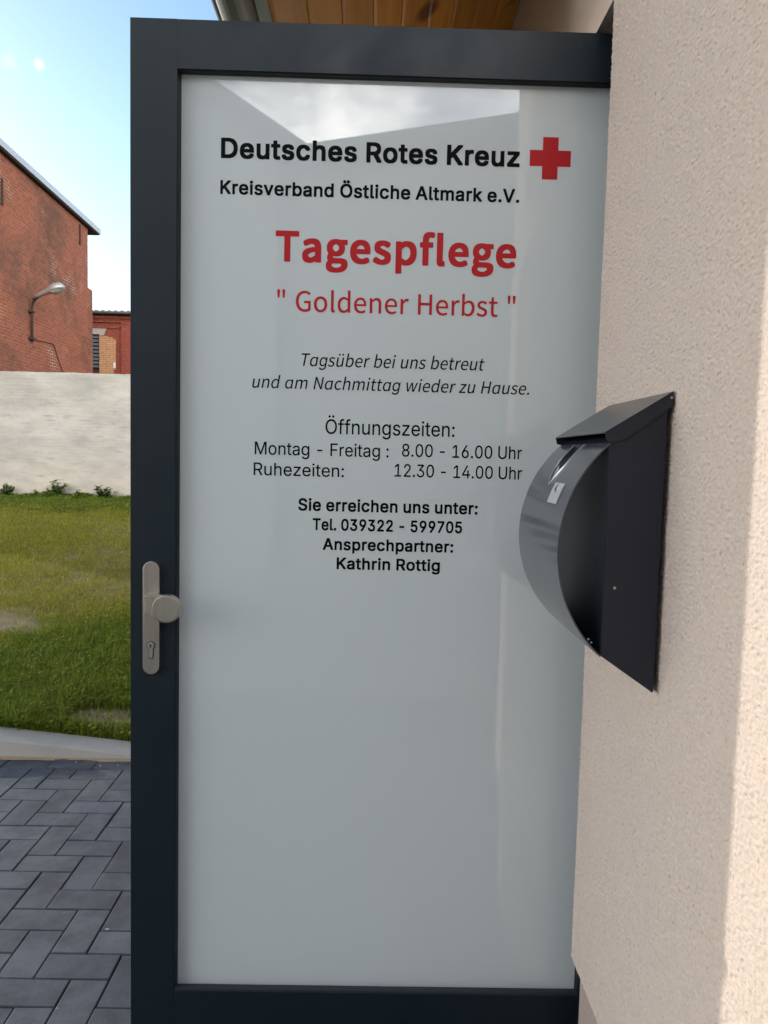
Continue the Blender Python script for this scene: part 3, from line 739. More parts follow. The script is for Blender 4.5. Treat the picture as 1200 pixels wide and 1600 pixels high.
# letter outlines: character, advance, then closed bezier contours (left handle, point, right handle)
GROTESK = """- 453 263 244 337 244 337 226 337 207 337 188 263 188 188 188 114 188 114 207 114 226 114 244 188 244
. 188 108 -4 95 -4 83 -4 72 0 63 9 54 18 50 28 50 41 50 54 54 65 63 73 72 82 83 87 95 87 108 87 119 82 128 73 137 65 141 54 141 41 141 28 137 18 128 9 119 0
0 453 264 -7 227 -7 189 -7 157 3 130 24 103 45 83 74 69 113 55 152 48 199 48 254 48 309 55 356 69 395 83 434 104 464 130 484 157 505 189 516 227 516 264 516 296 505 323 484 350 464 370 434 384 395 398 356 405 309 405 254 405 199 398 152 384 113 370 74 350 45 323 24 297 3/202 50 227 50 252 50 273 58 290 74 308 90 321 113 330 144 339 174 344 211 344 254 344 297 339 334 330 365 321 395 308 419 290 435 273 451 252 460 227 460 202 460 180 451 163 435 146 419 132 395 123 365 114 334 109 297 109 254 109 211 114 174 123 144 132 113 146 90 163 74 180 58
1 453 181 0 76 0 76 18 76 36 76 55 181 55 286 55 391 55 391 36 391 18 391 0 286 0/250 509 276 509 276 339 276 170 276 0 255 0 234 0 212 0 212 149 212 299 212 448 211 448 210 448 209 448 168 418 127 388 86 358 86 381 86 404 86 427 123 454 161 481 198 509 224 509
2 453 172 0 64 0 64 16 64 32 64 47 121 108 177 168 234 229 254 249 270 267 282 282 295 298 304 313 311 327 317 341 320 356 320 371 320 390 316 405 308 419 299 432 288 442 273 449 259 456 242 460 224 460 204 460 187 456 172 447 158 439 147 428 139 413 131 399 127 382 127 362 107 362 86 362 66 362 66 392 72 419 86 442 100 465 119 483 143 496 167 509 194 516 225 516 255 516 282 509 306 497 329 484 348 467 361 445 374 424 381 399 381 372 381 354 378 335 371 318 364 300 353 280 336 259 319 237 296 211 267 180 229 140 191 100 153 60 153 59 153 58 153 57 231 57 310 57 389 57 389 38 389 19 389 0 281 0
3 453 252 -7 218 -7 187 -7 158 -1 133 10 107 21 86 37 70 57 54 78 46 103 44 132 66 132 87 132 109 132 111 114 117 99 126 87 136 75 149 65 165 59 181 53 199 50 219 50 239 50 258 53 275 61 292 68 305 79 315 93 324 107 329 124 329 145 329 163 325 181 316 196 307 212 293 224 275 234 256 243 231 248 201 248 186 248 172 248 157 248 157 265 157 282 157 299 200 349 244 399 288 448 288 450 288 451 288 452 215 452 142 452 70 452 70 471 70 490 70 509 171 509 272 509 372 509 372 493 372 477 372 461 319 400 265 339 211 278 211 282 211 285 211 289 249 293 281 288 308 276 335 263 356 246 371 222 386 199 393 173 393 145 393 115 385 89 370 66 355 43 335 25 309 12 282 0
4 453 164 105 40 105 40 123 40 141 40 158 109 275 178 392 247 509 268 509 289 509 311 509 243 394 176 280 109 166 109 165 109 164 109 163 210 163 312 163 413 163 413 144 413 125 413 105 289 105/302 0 282 0 282 40 282 81 282 121 282 130 282 138 282 146 282 203 282 260 282 318 302 318 322 318 343 318 343 212 343 106 343 0 322 0
5 453 254 -7 221 -7 191 -7 164 -1 140 11 116 23 97 39 83 60 69 81 61 104 60 130 81 130 101 130 122 130 124 115 129 101 138 89 147 77 159 67 173 60 188 53 204 50 221 50 242 50 260 55 276 64 292 74 305 87 314 104 323 121 328 141 328 162 328 184 323 204 314 221 304 238 291 252 275 262 258 272 239 277 218 277 201 277 184 274 167 268 151 263 138 255 128 246 108 248 88 250 67 253 77 338 86 423 96 509 186 509 276 509 366 509 366 490 366 471 366 452 294 452 222 452 151 452 145 402 139 352 134 301 135 301 135 301 136 301 147 311 161 319 178 325 194 331 211 334 229 334 253 334 274 329 294 321 313 313 331 301 345 285 359 270 371 252 379 231 387 210 391 188 391 163 391 130 384 101 369 76 354 50 334 30 309 15 283 1
6 453 258 -7 226 -7 195 -7 167 0 142 15 118 29 98 49 84 74 71 100 64 129 64 162 64 186 69 212 80 239 91 266 110 300 137 340 176 396 214 453 252 509 276 509 299 509 322 509 265 426 208 344 151 261 149 261 147 261 145 261 150 271 157 280 165 288 174 296 184 302 196 307 207 312 221 314 235 314 266 314 293 308 316 295 339 282 357 263 370 240 382 216 389 189 389 157 389 125 382 97 368 73 354 48 334 28 310 14 286 0/207 48 226 48 246 48 264 53 279 63 294 72 306 85 314 101 323 118 327 136 327 157 327 178 323 197 314 213 306 230 294 242 279 251 264 261 246 265 226 265 207 265 189 261 174 252 159 243 147 230 138 214 129 198 125 179 125 158 125 137 129 118 138 102 147 85 159 72 174 63 189 53
7 453 120 0 97 0 172 149 248 299 323 448 323 450 323 451 323 452 236 452 149 452 62 452 62 471 62 490 62 509 172 509 281 509 391 509 391 489 391 469 391 449 315 299 240 150 165 0 142 0
8 453 260 -7 226 -7 192 -7 162 -1 136 11 109 24 89 40 74 62 59 83 52 108 52 135 52 157 56 177 65 195 74 213 86 229 101 241 116 253 133 261 153 265 153 265 153 266 153 267 128 273 108 287 93 308 78 329 70 353 70 380 70 406 77 429 90 450 104 470 122 486 146 498 169 510 196 516 226 516 256 516 283 510 306 498 329 486 348 470 361 450 375 429 382 406 382 380 382 353 374 329 359 308 344 287 325 273 300 267 300 266 300 265 300 265 319 261 336 253 351 241 366 229 378 213 387 195 396 177 401 157 401 135 401 108 393 83 378 62 364 40 343 24 317 11 291 -1/204 49 226 49 249 49 268 53 285 60 301 68 314 78 323 91 332 105 337 121 337 139 337 158 332 174 322 189 313 203 300 214 283 223 266 231 247 235 226 235 205 235 186 231 169 223 152 214 139 203 130 189 120 174 115 158 115 139 115 121 120 105 129 91 138 78 151 68 167 60 184 53/208 290 226 290 244 290 260 293 274 300 288 307 299 318 307 330 315 343 319 358 319 376 319 393 315 407 308 420 300 433 289 443 275 449 261 456 245 460 226 460 208 460 191 456 177 449 163 443 152 433 145 420 137 407 133 393 133 376 133 358 137 343 145 330 152 318 163 307 178 300 192 293
9 453 195 516 226 516 258 516 286 508 310 494 335 480 354 460 368 434 382 409 389 380 389 347 389 323 383 297 373 270 362 243 343 209 315 168 277 112 239 56 200 0 177 0 154 0 130 0 187 83 244 165 301 248 303 248 305 248 307 248 303 238 296 229 287 221 279 213 269 207 257 202 245 197 232 195 218 195 187 195 160 201 137 214 114 227 96 245 83 269 70 292 64 320 64 352 64 384 71 412 85 436 99 461 118 480 143 494 167 508/246 460 226 460 207 460 189 456 174 446 159 437 147 424 138 407 130 391 125 372 125 352 125 330 130 312 138 295 147 279 159 266 174 257 189 248 207 243 226 243 246 243 263 248 279 257 294 266 306 279 314 295 323 311 327 330 327 350 327 372 323 391 314 407 306 424 294 437 279 446 264 456
: 188 108 -4 95 -4 83 -4 72 0 63 9 54 18 50 28 50 41 50 54 54 65 63 73 72 82 83 87 95 87 108 87 119 82 128 73 137 65 141 54 141 41 141 28 137 18 128 9 119 0/108 271 95 271 83 271 72 275 63 284 54 293 50 304 50 316 50 329 54 340 63 349 72 357 83 362 95 362 108 362 119 357 128 349 137 340 141 329 141 316 141 304 137 293 128 284 119 275
A 480 39 0 16 0 78 170 140 339 201 509 226 509 251 509 276 509 338 339 401 170 463 0 440 0 418 0 395 0 359 101 323 202 287 302 281 321 273 344 264 372 255 400 245 435 232 478 236 478 241 478 245 478 233 435 222 399 213 371 204 343 196 320 191 302 155 202 120 101 85 0 62 0/197 142 110 142 110 161 110 180 110 199 197 199 283 199 370 199 370 180 370 161 370 142 283 142
D 502 271 0 219 0 178 0 137 0 96 0 96 19 96 38 96 57 136 57 175 57 215 57 256 57 291 65 318 81 345 97 366 119 379 149 392 179 399 214 399 255 399 296 392 331 379 361 366 390 346 412 320 428 293 444 260 452 221 452 178 452 136 452 93 452 93 471 93 490 93 509 137 509 181 509 225 509 275 509 317 499 353 478 388 458 415 429 433 391 452 353 462 308 462 255 462 202 452 157 433 119 414 81 387 51 351 31 314 10/103 509 125 509 125 339 125 170 125 0 103 0 82 0 60 0 60 170 60 339 60 509 82 509
F 410 82 0 60 0 60 170 60 339 60 509 163 509 266 509 369 509 369 490 369 471 369 452 288 452 206 452 125 452 125 394 125 336 125 278 198 278 272 278 346 278 346 259 346 240 346 221 272 221 198 221 125 221 125 147 125 74 125 0 103 0
K 467 146 189 104 145 104 169 104 193 104 216 116 232 128 247 139 261 151 275 162 290 174 303 187 317 199 331 212 344 262 399 313 454 364 509 392 509 420 509 448 509 376 431 304 353 231 276 230 276 229 276 228 276 187 233/82 0 60 0 60 170 60 339 60 509 82 509 103 509 125 509 125 451 125 392 125 334 124 298 124 261 124 225 124 214 124 204 125 193 125 129 125 64 125 0 103 0/398 0 372 0 311 86 249 173 188 259 201 276 215 293 228 309 302 206 375 103 449 0 423 0
M 628 81 0 60 0 60 170 60 339 60 509 91 509 121 509 152 509 193 402 235 294 277 187 280 180 284 170 287 159 291 148 295 136 299 123 303 110 307 97 311 84 315 71 319 59 322 49 317 49 312 49 307 49 310 59 314 70 318 83 322 95 326 108 330 121 334 134 338 147 342 158 346 170 349 179 352 187 394 294 435 402 476 509 507 509 537 509 568 509 568 339 568 170 568 0 547 0 525 0 504 0 504 97 504 194 504 291 504 302 504 314 504 327 505 340 505 354 505 369 505 383 506 398 506 413 506 428 507 443 507 457 509 457 511 457 513 457 508 441 503 426 498 409 492 393 487 378 482 363 477 348 472 334 467 322 463 309 459 299 456 291 418 194 380 97 342 0 323 0 305 0 286 0 248 97 209 194 170 291 167 299 163 309 159 321 155 333 150 346 145 361 140 376 135 391 129 408 124 424 118 441 112 457 114 457 117 457 119 457 119 444 120 431 120 416 120 401 121 387 121 372 121 357 121 342 122 328 122 315 122 302 122 291 122 194 122 97 122 0 101 0
R 449 82 0 60 0 60 170 60 339 60 509 119 509 177 509 236 509 275 509 307 502 333 489 359 475 378 457 390 433 403 410 409 382 409 352 409 321 403 295 390 271 378 248 359 230 333 217 307 204 275 198 236 198 189 198 143 198 96 198 96 217 96 236 96 255 142 255 188 255 234 255 260 255 281 259 298 267 314 275 326 286 334 300 341 315 345 332 345 352 345 372 341 390 334 405 326 420 314 431 298 440 281 448 259 452 233 452 197 452 161 452 125 452 125 301 125 151 125 0 103 0/378 0 353 0 312 76 271 153 230 229 254 229 279 229 303 229 344 153 386 76 428 0 403 0
S 447 263 -9 224 -9 187 -9 155 -3 128 9 100 21 79 38 64 60 49 82 40 107 38 137 60 137 82 137 104 137 106 117 112 101 123 88 134 75 149 65 166 59 184 52 203 49 224 49 247 49 268 53 286 60 304 68 319 78 329 92 340 105 346 121 346 139 346 155 341 169 332 179 323 189 311 198 296 205 281 211 264 217 245 222 224 228 204 234 184 239 142 251 109 268 86 289 63 311 52 339 52 372 52 401 60 426 75 448 90 469 111 486 138 498 164 510 194 516 227 516 261 516 290 510 316 498 342 486 362 469 377 449 392 428 400 404 401 378 380 378 358 378 337 378 335 403 323 423 302 437 281 451 256 459 225 459 203 459 184 455 167 448 151 441 138 431 129 418 120 406 115 391 115 376 115 358 120 344 131 334 142 323 154 314 169 308 184 302 199 297 212 293 230 289 247 284 264 279 279 275 295 270 312 264 328 257 344 248 359 238 373 227 385 214 395 198 404 181 408 162 408 139 408 111 401 86 386 64 372 41 351 24 323 11 296 -2
T 449 85 452 32 452 32 471 32 490 32 509 160 509 288 509 417 509 417 490 417 471 417 452 363 452 310 452 257 452 257 301 257 151 257 0 235 0 214 0 193 0 193 151 193 301 193 452 139 452
U 517 299 -8 259 -8 219 -8 184 0 154 15 124 31 101 53 85 80 68 107 60 138 60 173 60 285 60 397 60 509 81 509 103 509 124 509 124 399 124 288 124 178 124 154 130 132 141 113 152 94 167 79 187 68 207 57 231 52 259 52 287 52 311 57 331 68 351 79 366 94 377 113 387 132 393 154 393 178 393 288 393 399 393 509 414 509 436 509 457 509 457 397 457 285 457 173 457 138 449 107 433 80 416 53 393 31 363 15 334 0
V 480 229 0 204 0 141 170 79 339 16 509 39 509 62 509 84 509 120 408 156 307 192 206 198 189 206 166 215 137 224 109 235 73 248 31 243 31 239 31 235 31 247 74 258 110 267 138 276 166 284 189 290 206 325 307 360 408 395 509 417 509 440 509 463 509 401 339 340 170 278 0 253 0
a 389 182 -9 160 -9 136 -9 114 -4 94 5 75 14 59 27 48 45 36 62 30 83 30 108 30 130 35 147 43 161 52 175 63 185 78 193 92 201 108 207 125 211 143 215 160 218 178 220 201 223 219 225 234 227 248 228 258 231 265 235 272 239 276 245 276 255 276 255 276 256 276 257 276 272 273 286 267 297 261 308 252 316 240 322 228 328 213 331 196 331 178 331 162 328 149 322 136 317 126 309 118 301 110 292 104 283 100 274 80 280 61 285 41 291 50 314 62 332 79 346 95 360 113 369 133 375 153 381 173 384 194 384 208 384 223 383 239 379 255 376 271 370 286 360 301 351 313 338 322 320 332 303 337 280 337 251 337 168 337 84 337 0 317 0 297 0 277 0 277 17 277 35 277 52 275 52 274 52 272 52 268 43 261 34 252 25 243 15 230 7 215 1 200 -5/155 45 170 45 193 45 212 50 228 59 243 68 255 79 263 93 271 107 276 122 276 138 276 155 276 173 276 190 273 187 268 184 259 182 251 180 242 178 231 176 221 174 210 172 200 171 190 170 182 169 175 168 161 166 147 163 134 159 121 154 111 148 103 139 96 131 92 119 92 105 92 92 95 81 102 72 109 63 118 57 130 52 142 48
b 424 261 -8 229 -8 206 -8 187 -4 172 4 158 12 146 21 138 31 129 42 123 51 118 59 116 59 114 59 112 59 112 39 112 20 112 0 92 0 72 0 53 0 53 170 53 339 53 509 73 509 93 509 114 509 114 446 114 382 114 319 115 319 117 319 118 319 123 327 129 336 137 346 145 356 157 365 171 373 186 381 205 384 229 384 261 384 289 376 313 361 337 345 356 322 370 293 383 263 390 229 390 189 390 149 383 114 370 84 356 55 337 32 313 16 289 0/197 47 220 47 244 47 263 53 279 66 295 78 308 95 316 117 324 138 328 162 328 189 328 216 324 240 316 261 308 282 296 299 280 311 264 324 244 330 220 330 197 330 177 324 161 312 145 300 133 284 125 263 117 242 113 217 113 189 113 161 117 136 125 115 133 94 146 77 162 65 178 53
c 396 226 -8 207 -8 173 -8 143 0 117 16 91 33 71 56 56 85 41 114 34 149 34 187 34 227 41 262 56 291 71 321 91 343 117 360 143 376 173 384 207 384 226 384 243 382 260 377 276 372 292 365 305 356 319 347 330 335 340 322 350 309 357 294 362 277 342 272 322 267 303 262 300 272 296 281 290 289 285 297 278 305 270 311 262 317 253 322 242 325 232 328 220 330 207 330 182 330 161 323 145 310 129 297 116 280 108 258 100 237 96 213 96 187 96 162 100 139 108 117 116 96 129 79 145 66 161 53 182 46 207 46 220 46 232 48 243 52 253 55 263 60 271 66 279 72 286 80 292 89 297 97 301 107 304 117 324 112 343 107 363 102 358 85 351 70 341 56 332 43 320 31 306 21 293 12 277 4 261 -1 244 -6
d 424 219 -8 195 -8 164 -8 136 0 111 16 87 32 68 55 55 84 41 114 34 149 34 189 34 229 41 263 55 293 69 322 88 345 112 361 136 376 164 384 196 384 219 384 238 381 253 373 268 365 279 356 287 346 296 336 302 327 306 319 308 319 309 319 311 319 311 382 311 446 311 509 331 509 351 509 372 509 372 339 372 170 372 0 352 0 332 0 313 0 313 20 313 39 313 59 311 59 309 59 307 59 302 51 295 42 287 31 278 21 267 12 252 4 238 -4/181 47 205 47 227 47 247 53 263 65 279 77 291 94 299 115 308 136 312 161 312 189 312 217 308 242 300 263 292 284 279 300 263 312 247 324 228 330 205 330 181 330 161 324 145 311 129 299 116 282 108 261 100 240 96 216 96 189 96 162 100 138 109 117 117 95 129 78 145 66 161 53
e 404 238 -8 212 -8 175 -8 143 0 117 16 90 33 70 56 56 85 41 114 34 148 34 187 34 226 41 260 55 290 69 319 89 343 115 359 141 376 171 384 205 384 226 384 246 381 266 374 285 367 303 356 319 341 335 326 348 306 357 282 366 258 371 228 371 194 371 186 371 178 371 169 272 169 174 169 75 169 75 187 75 204 75 221 163 221 250 221 338 221 329 215 319 208 310 202 310 227 306 249 298 269 290 288 278 303 263 314 247 325 228 330 205 330 182 330 163 325 146 313 130 302 118 288 109 270 100 251 96 232 96 211 96 200 96 189 96 178 96 150 101 126 110 106 120 87 134 72 151 61 168 51 189 46 212 46 228 46 241 48 254 53 266 57 277 64 285 73 294 82 301 93 306 105 325 101 345 96 365 91 359 71 349 54 335 39 321 24 303 13 283 4 262 -4
f 254 154 379 228 379 228 362 228 344 228 327 154 327 80 327 6 327 6 344 6 362 6 379 80 379/101 0 81 0 81 144 81 288 81 432 81 453 86 471 96 486 106 500 119 511 135 519 152 526 169 530 187 530 201 530 213 529 222 527 232 525 238 523 243 521 238 503 233 486 227 468 224 470 220 471 215 472 210 473 203 474 195 474 176 474 163 469 154 460 146 451 142 437 142 419 142 279 142 140 142 0 121 0
g 425 238 -151 207 -151 179 -151 155 -147 134 -140 113 -132 96 -123 82 -110 69 -98 58 -84 51 -69 67 -60 84 -50 101 -41 107 -49 113 -57 122 -66 130 -75 141 -82 154 -88 168 -94 186 -97 207 -97 238 -97 263 -90 282 -75 302 -60 311 -37 311 -6 311 19 311 44 311 68 310 68 308 68 306 68 301 60 295 51 287 41 278 32 267 23 252 16 238 8 219 5 195 5 164 5 137 12 113 27 88 41 69 62 55 90 41 118 34 152 34 191 34 230 41 264 55 293 69 322 88 345 112 361 137 376 165 384 196 384 220 384 239 381 253 373 268 365 280 356 288 346 297 336 303 327 308 319 309 319 311 319 313 319 313 339 313 359 313 379 333 379 353 379 372 379 372 250 372 121 372 -9 372 -42 365 -69 350 -90 335 -111 316 -126 291 -136 266 -146/181 59 205 59 228 59 248 64 264 75 280 86 292 101 300 121 308 141 312 165 312 193 312 220 308 243 300 264 292 284 280 301 264 312 248 324 228 330 205 330 181 330 161 324 145 312 129 299 117 283 109 262 100 242 96 219 96 193 96 166 100 143 109 123 117 103 129 87 145 76 162 65
h 410 114 249 114 227 114 151 114 76 114 0 93 0 73 0 53 0 53 170 53 339 53 509 73 509 93 509 114 509 114 435 114 361 114 287 110 287 106 287 102 287 114 322 131 347 152 362 174 377 199 384 227 384 253 384 276 379 295 369 315 358 330 342 341 321 352 299 357 273 357 240 357 160 357 80 357 0 337 0 316 0 296 0 296 78 296 157 296 235 296 265 288 288 273 304 258 321 237 329 210 329 192 329 175 325 161 317 146 309 135 298 126 283 118 267
i 167 73 0 53 0 53 126 53 253 53 379 73 379 93 379 114 379 114 253 114 126 114 0 93 0/95 443 84 443 72 443 62 447 54 455 45 462 41 472 41 483 41 494 45 504 54 512 62 520 72 524 84 524 95 524 106 520 114 512 122 504 126 494 126 483 126 472 122 462 114 455 106 447
k 381 132 158 110 137 110 162 110 187 110 212 113 212 117 212 121 212 175 268 230 323 284 379 310 379 335 379 360 379 301 319 243 259 184 199 182 199 179 199 177 199 155 178/73 0 53 0 53 170 53 339 53 509 73 509 93 509 114 509 114 339 114 170 114 0 93 0/320 0 294 0 245 62 197 124 148 186 162 200 177 214 191 229 252 152 312 76 372 0 346 0
l 189 147 -2 139 -2 110 -2 88 5 74 20 60 35 53 57 53 84 53 226 53 367 53 509 73 509 93 509 114 509 114 372 114 235 114 99 114 81 116 69 120 62 125 55 133 52 146 52 152 52 157 52 160 53 164 53 167 54 170 54 173 37 177 20 181 3 175 1 169 0 162 -1 154 -2
m 610 73 0 53 0 53 126 53 253 53 379 72 379 92 379 112 379 112 351 112 323 112 295 111 295 109 295 108 295 113 316 121 332 132 346 144 359 157 369 172 376 187 383 203 386 219 386 247 386 270 378 287 361 305 344 316 322 321 295 318 295 315 295 312 295 317 313 325 329 337 343 349 357 364 367 381 375 398 382 416 386 437 386 459 386 479 381 497 372 515 362 530 348 541 328 551 309 557 285 557 255 557 170 557 85 557 0 536 0 516 0 496 0 496 85 496 169 496 254 496 281 488 301 473 313 457 325 439 330 419 330 402 330 387 327 374 320 362 313 352 303 345 290 339 278 335 263 335 247 335 165 335 82 335 0 315 0 295 0 274 0 274 87 274 173 274 260 274 281 267 298 253 311 239 324 221 330 199 330 185 330 171 327 158 320 144 313 134 303 126 289 118 276 114 258 114 238 114 159 114 79 114 0 93 0
n 410 114 249 114 227 114 151 114 76 114 0 93 0 73 0 53 0 53 126 53 253 53 379 72 379 92 379 112 379 112 349 112 318 112 287 109 287 106 287 102 287 114 322 131 347 152 362 174 377 199 384 227 384 253 384 276 379 295 369 314 358 330 342 341 321 352 299 357 273 357 240 357 160 357 80 357 0 337 0 316 0 296 0 296 78 296 157 296 235 296 265 288 288 273 304 258 321 237 329 210 329 192 329 175 325 161 317 146 309 135 298 126 283 118 267
o 415 242 -8 207 -8 173 -8 143 0 117 16 91 33 71 56 56 85 41 114 34 149 34 187 34 227 41 262 56 291 71 321 91 343 117 360 143 376 173 384 207 384 242 384 273 376 299 360 325 343 345 321 359 291 374 262 381 227 381 187 381 149 374 114 359 85 345 56 325 33 299 16 273 0/182 46 207 46 233 46 254 53 270 66 287 79 299 96 307 117 315 139 319 162 319 187 319 213 315 236 307 258 299 280 287 297 270 310 254 323 233 330 207 330 182 330 161 323 145 310 129 297 116 280 108 258 100 237 96 213 96 187 96 162 100 139 108 117 116 96 129 79 145 66 161 53
p 424 73 -143 53 -143 53 31 53 205 53 379 72 379 92 379 112 379 112 359 112 339 112 319 114 319 116 319 118 319 123 327 129 336 137 346 145 356 157 365 171 373 186 381 205 384 229 384 261 384 289 376 313 361 337 345 356 322 370 293 383 263 390 229 390 189 390 149 383 114 370 84 356 55 337 32 313 16 289 0 261 -8 229 -8 206 -8 187 -4 173 4 158 12 146 21 138 31 130 42 123 51 118 59 117 59 115 59 114 59 114 -8 114 -76 114 -143 93 -143/197 47 220 47 244 47 263 53 279 66 295 78 308 95 316 117 324 138 328 162 328 189 328 216 324 240 316 261 308 282 296 299 280 311 264 324 244 330 220 330 197 330 177 324 161 312 145 300 133 284 125 263 117 242 113 217 113 189 113 161 117 136 125 115 133 94 146 77 162 65 178 53
r 259 73 0 53 0 53 126 53 253 53 379 72 379 92 379 112 379 112 360 112 340 112 321 113 321 114 321 115 321 122 340 135 355 152 367 170 379 190 385 213 385 218 385 223 385 229 384 235 384 240 384 243 384 243 363 243 343 243 322 242 323 237 323 230 324 223 325 215 326 207 326 189 326 173 322 159 315 145 307 134 297 126 284 118 270 114 255 114 237 114 158 114 79 114 0 93 0
s 365 211 -8 182 -8 156 -8 133 -4 112 3 92 11 75 23 62 38 49 53 40 72 36 94 55 98 74 102 94 107 99 86 109 70 124 60 139 50 158 45 181 45 208 45 229 51 244 62 260 74 268 87 268 103 268 116 263 127 254 136 245 144 231 151 212 155 191 160 170 165 149 170 115 178 89 191 72 208 55 225 47 247 47 274 47 296 53 315 65 332 77 348 94 361 115 370 136 380 160 384 187 384 213 384 235 380 254 372 272 365 287 353 299 339 310 325 319 309 324 290 305 286 287 281 268 277 263 292 255 304 243 316 230 327 212 333 187 333 165 333 146 327 131 317 116 306 109 293 109 277 109 263 114 252 124 243 134 235 150 228 172 223 191 218 210 214 229 209 264 201 290 188 306 171 323 154 331 133 331 107 331 84 325 64 312 47 300 30 282 16 260 6 237 -3
t 227 138 379 204 379 204 362 204 344 204 327 138 327 72 327 6 327 6 344 6 362 6 379 72 379/65 345 65 471 85 471 106 471 126 471 126 347 126 222 126 98 126 81 129 69 136 61 143 54 154 50 170 50 174 50 179 50 185 51 191 52 197 53 202 54 206 36 209 19 213 2 207 0 200 -2 192 -3 184 -4 176 -4 168 -4 136 -4 110 4 92 21 74 38 65 62 65 93 65 219
u 410 211 -5 182 -5 157 -5 134 0 115 11 95 21 80 37 69 59 58 80 53 107 53 139 53 219 53 299 53 379 73 379 93 379 114 379 114 301 114 222 114 144 114 114 121 91 137 75 152 58 173 50 200 50 218 50 235 54 249 62 264 70 275 81 283 97 292 112 296 131 296 153 296 228 296 304 296 379 316 379 337 379 357 379 357 253 357 126 357 0 337 0 318 0 298 0 298 31 298 61 298 92 301 92 304 92 307 92 295 57 279 32 257 17 235 2
v 389 184 0 163 0 114 126 66 253 17 379 40 379 62 379 84 379 111 305 138 230 165 155 174 132 181 110 187 87 193 64 199 42 206 21 198 21 191 21 184 21 191 42 197 64 203 87 209 110 216 132 224 155 251 230 278 305 305 379 327 379 349 379 371 379 323 253 275 126 226 0 205 0
z 380 141 0 42 0 42 15 42 30 42 46 112 137 183 228 254 320 254 321 254 322 254 323 185 323 117 323 48 323 48 342 48 361 48 379 143 379 238 379 333 379 333 363 333 347 333 331 264 241 195 150 126 60 126 59 126 58 126 56 197 56 268 56 339 56 339 38 339 19 339 0 240 0
Ö 533 311 -7 267 -7 223 -7 184 4 150 25 116 46 90 76 70 115 50 154 40 201 40 254 40 308 50 354 70 393 90 432 116 462 150 484 184 505 223 516 267 516 311 516 350 505 384 484 418 462 444 432 464 393 483 354 493 308 493 254 493 201 483 154 464 115 444 76 418 46 384 25 350 4/236 53 267 53 297 53 325 61 349 76 374 91 394 114 408 144 423 174 430 211 430 254 430 298 423 335 408 365 394 395 374 417 349 433 325 448 297 456 267 456 236 456 209 448 184 433 159 417 140 394 125 364 111 334 103 297 103 254 103 211 111 174 125 144 140 114 159 92 184 76 209 61/350 572 339 572 328 572 318 576 310 584 302 592 298 601 298 612 298 624 302 633 310 641 318 649 328 653 339 653 350 653 360 649 368 641 375 633 379 624 379 612 379 601 375 592 368 584 360 576/206 572 195 572 184 572 175 576 167 584 159 592 155 601 155 612 155 624 159 633 167 641 175 649 184 653 195 653 206 653 216 649 224 641 232 633 236 624 236 612 236 601 232 592 224 584 216 576"""
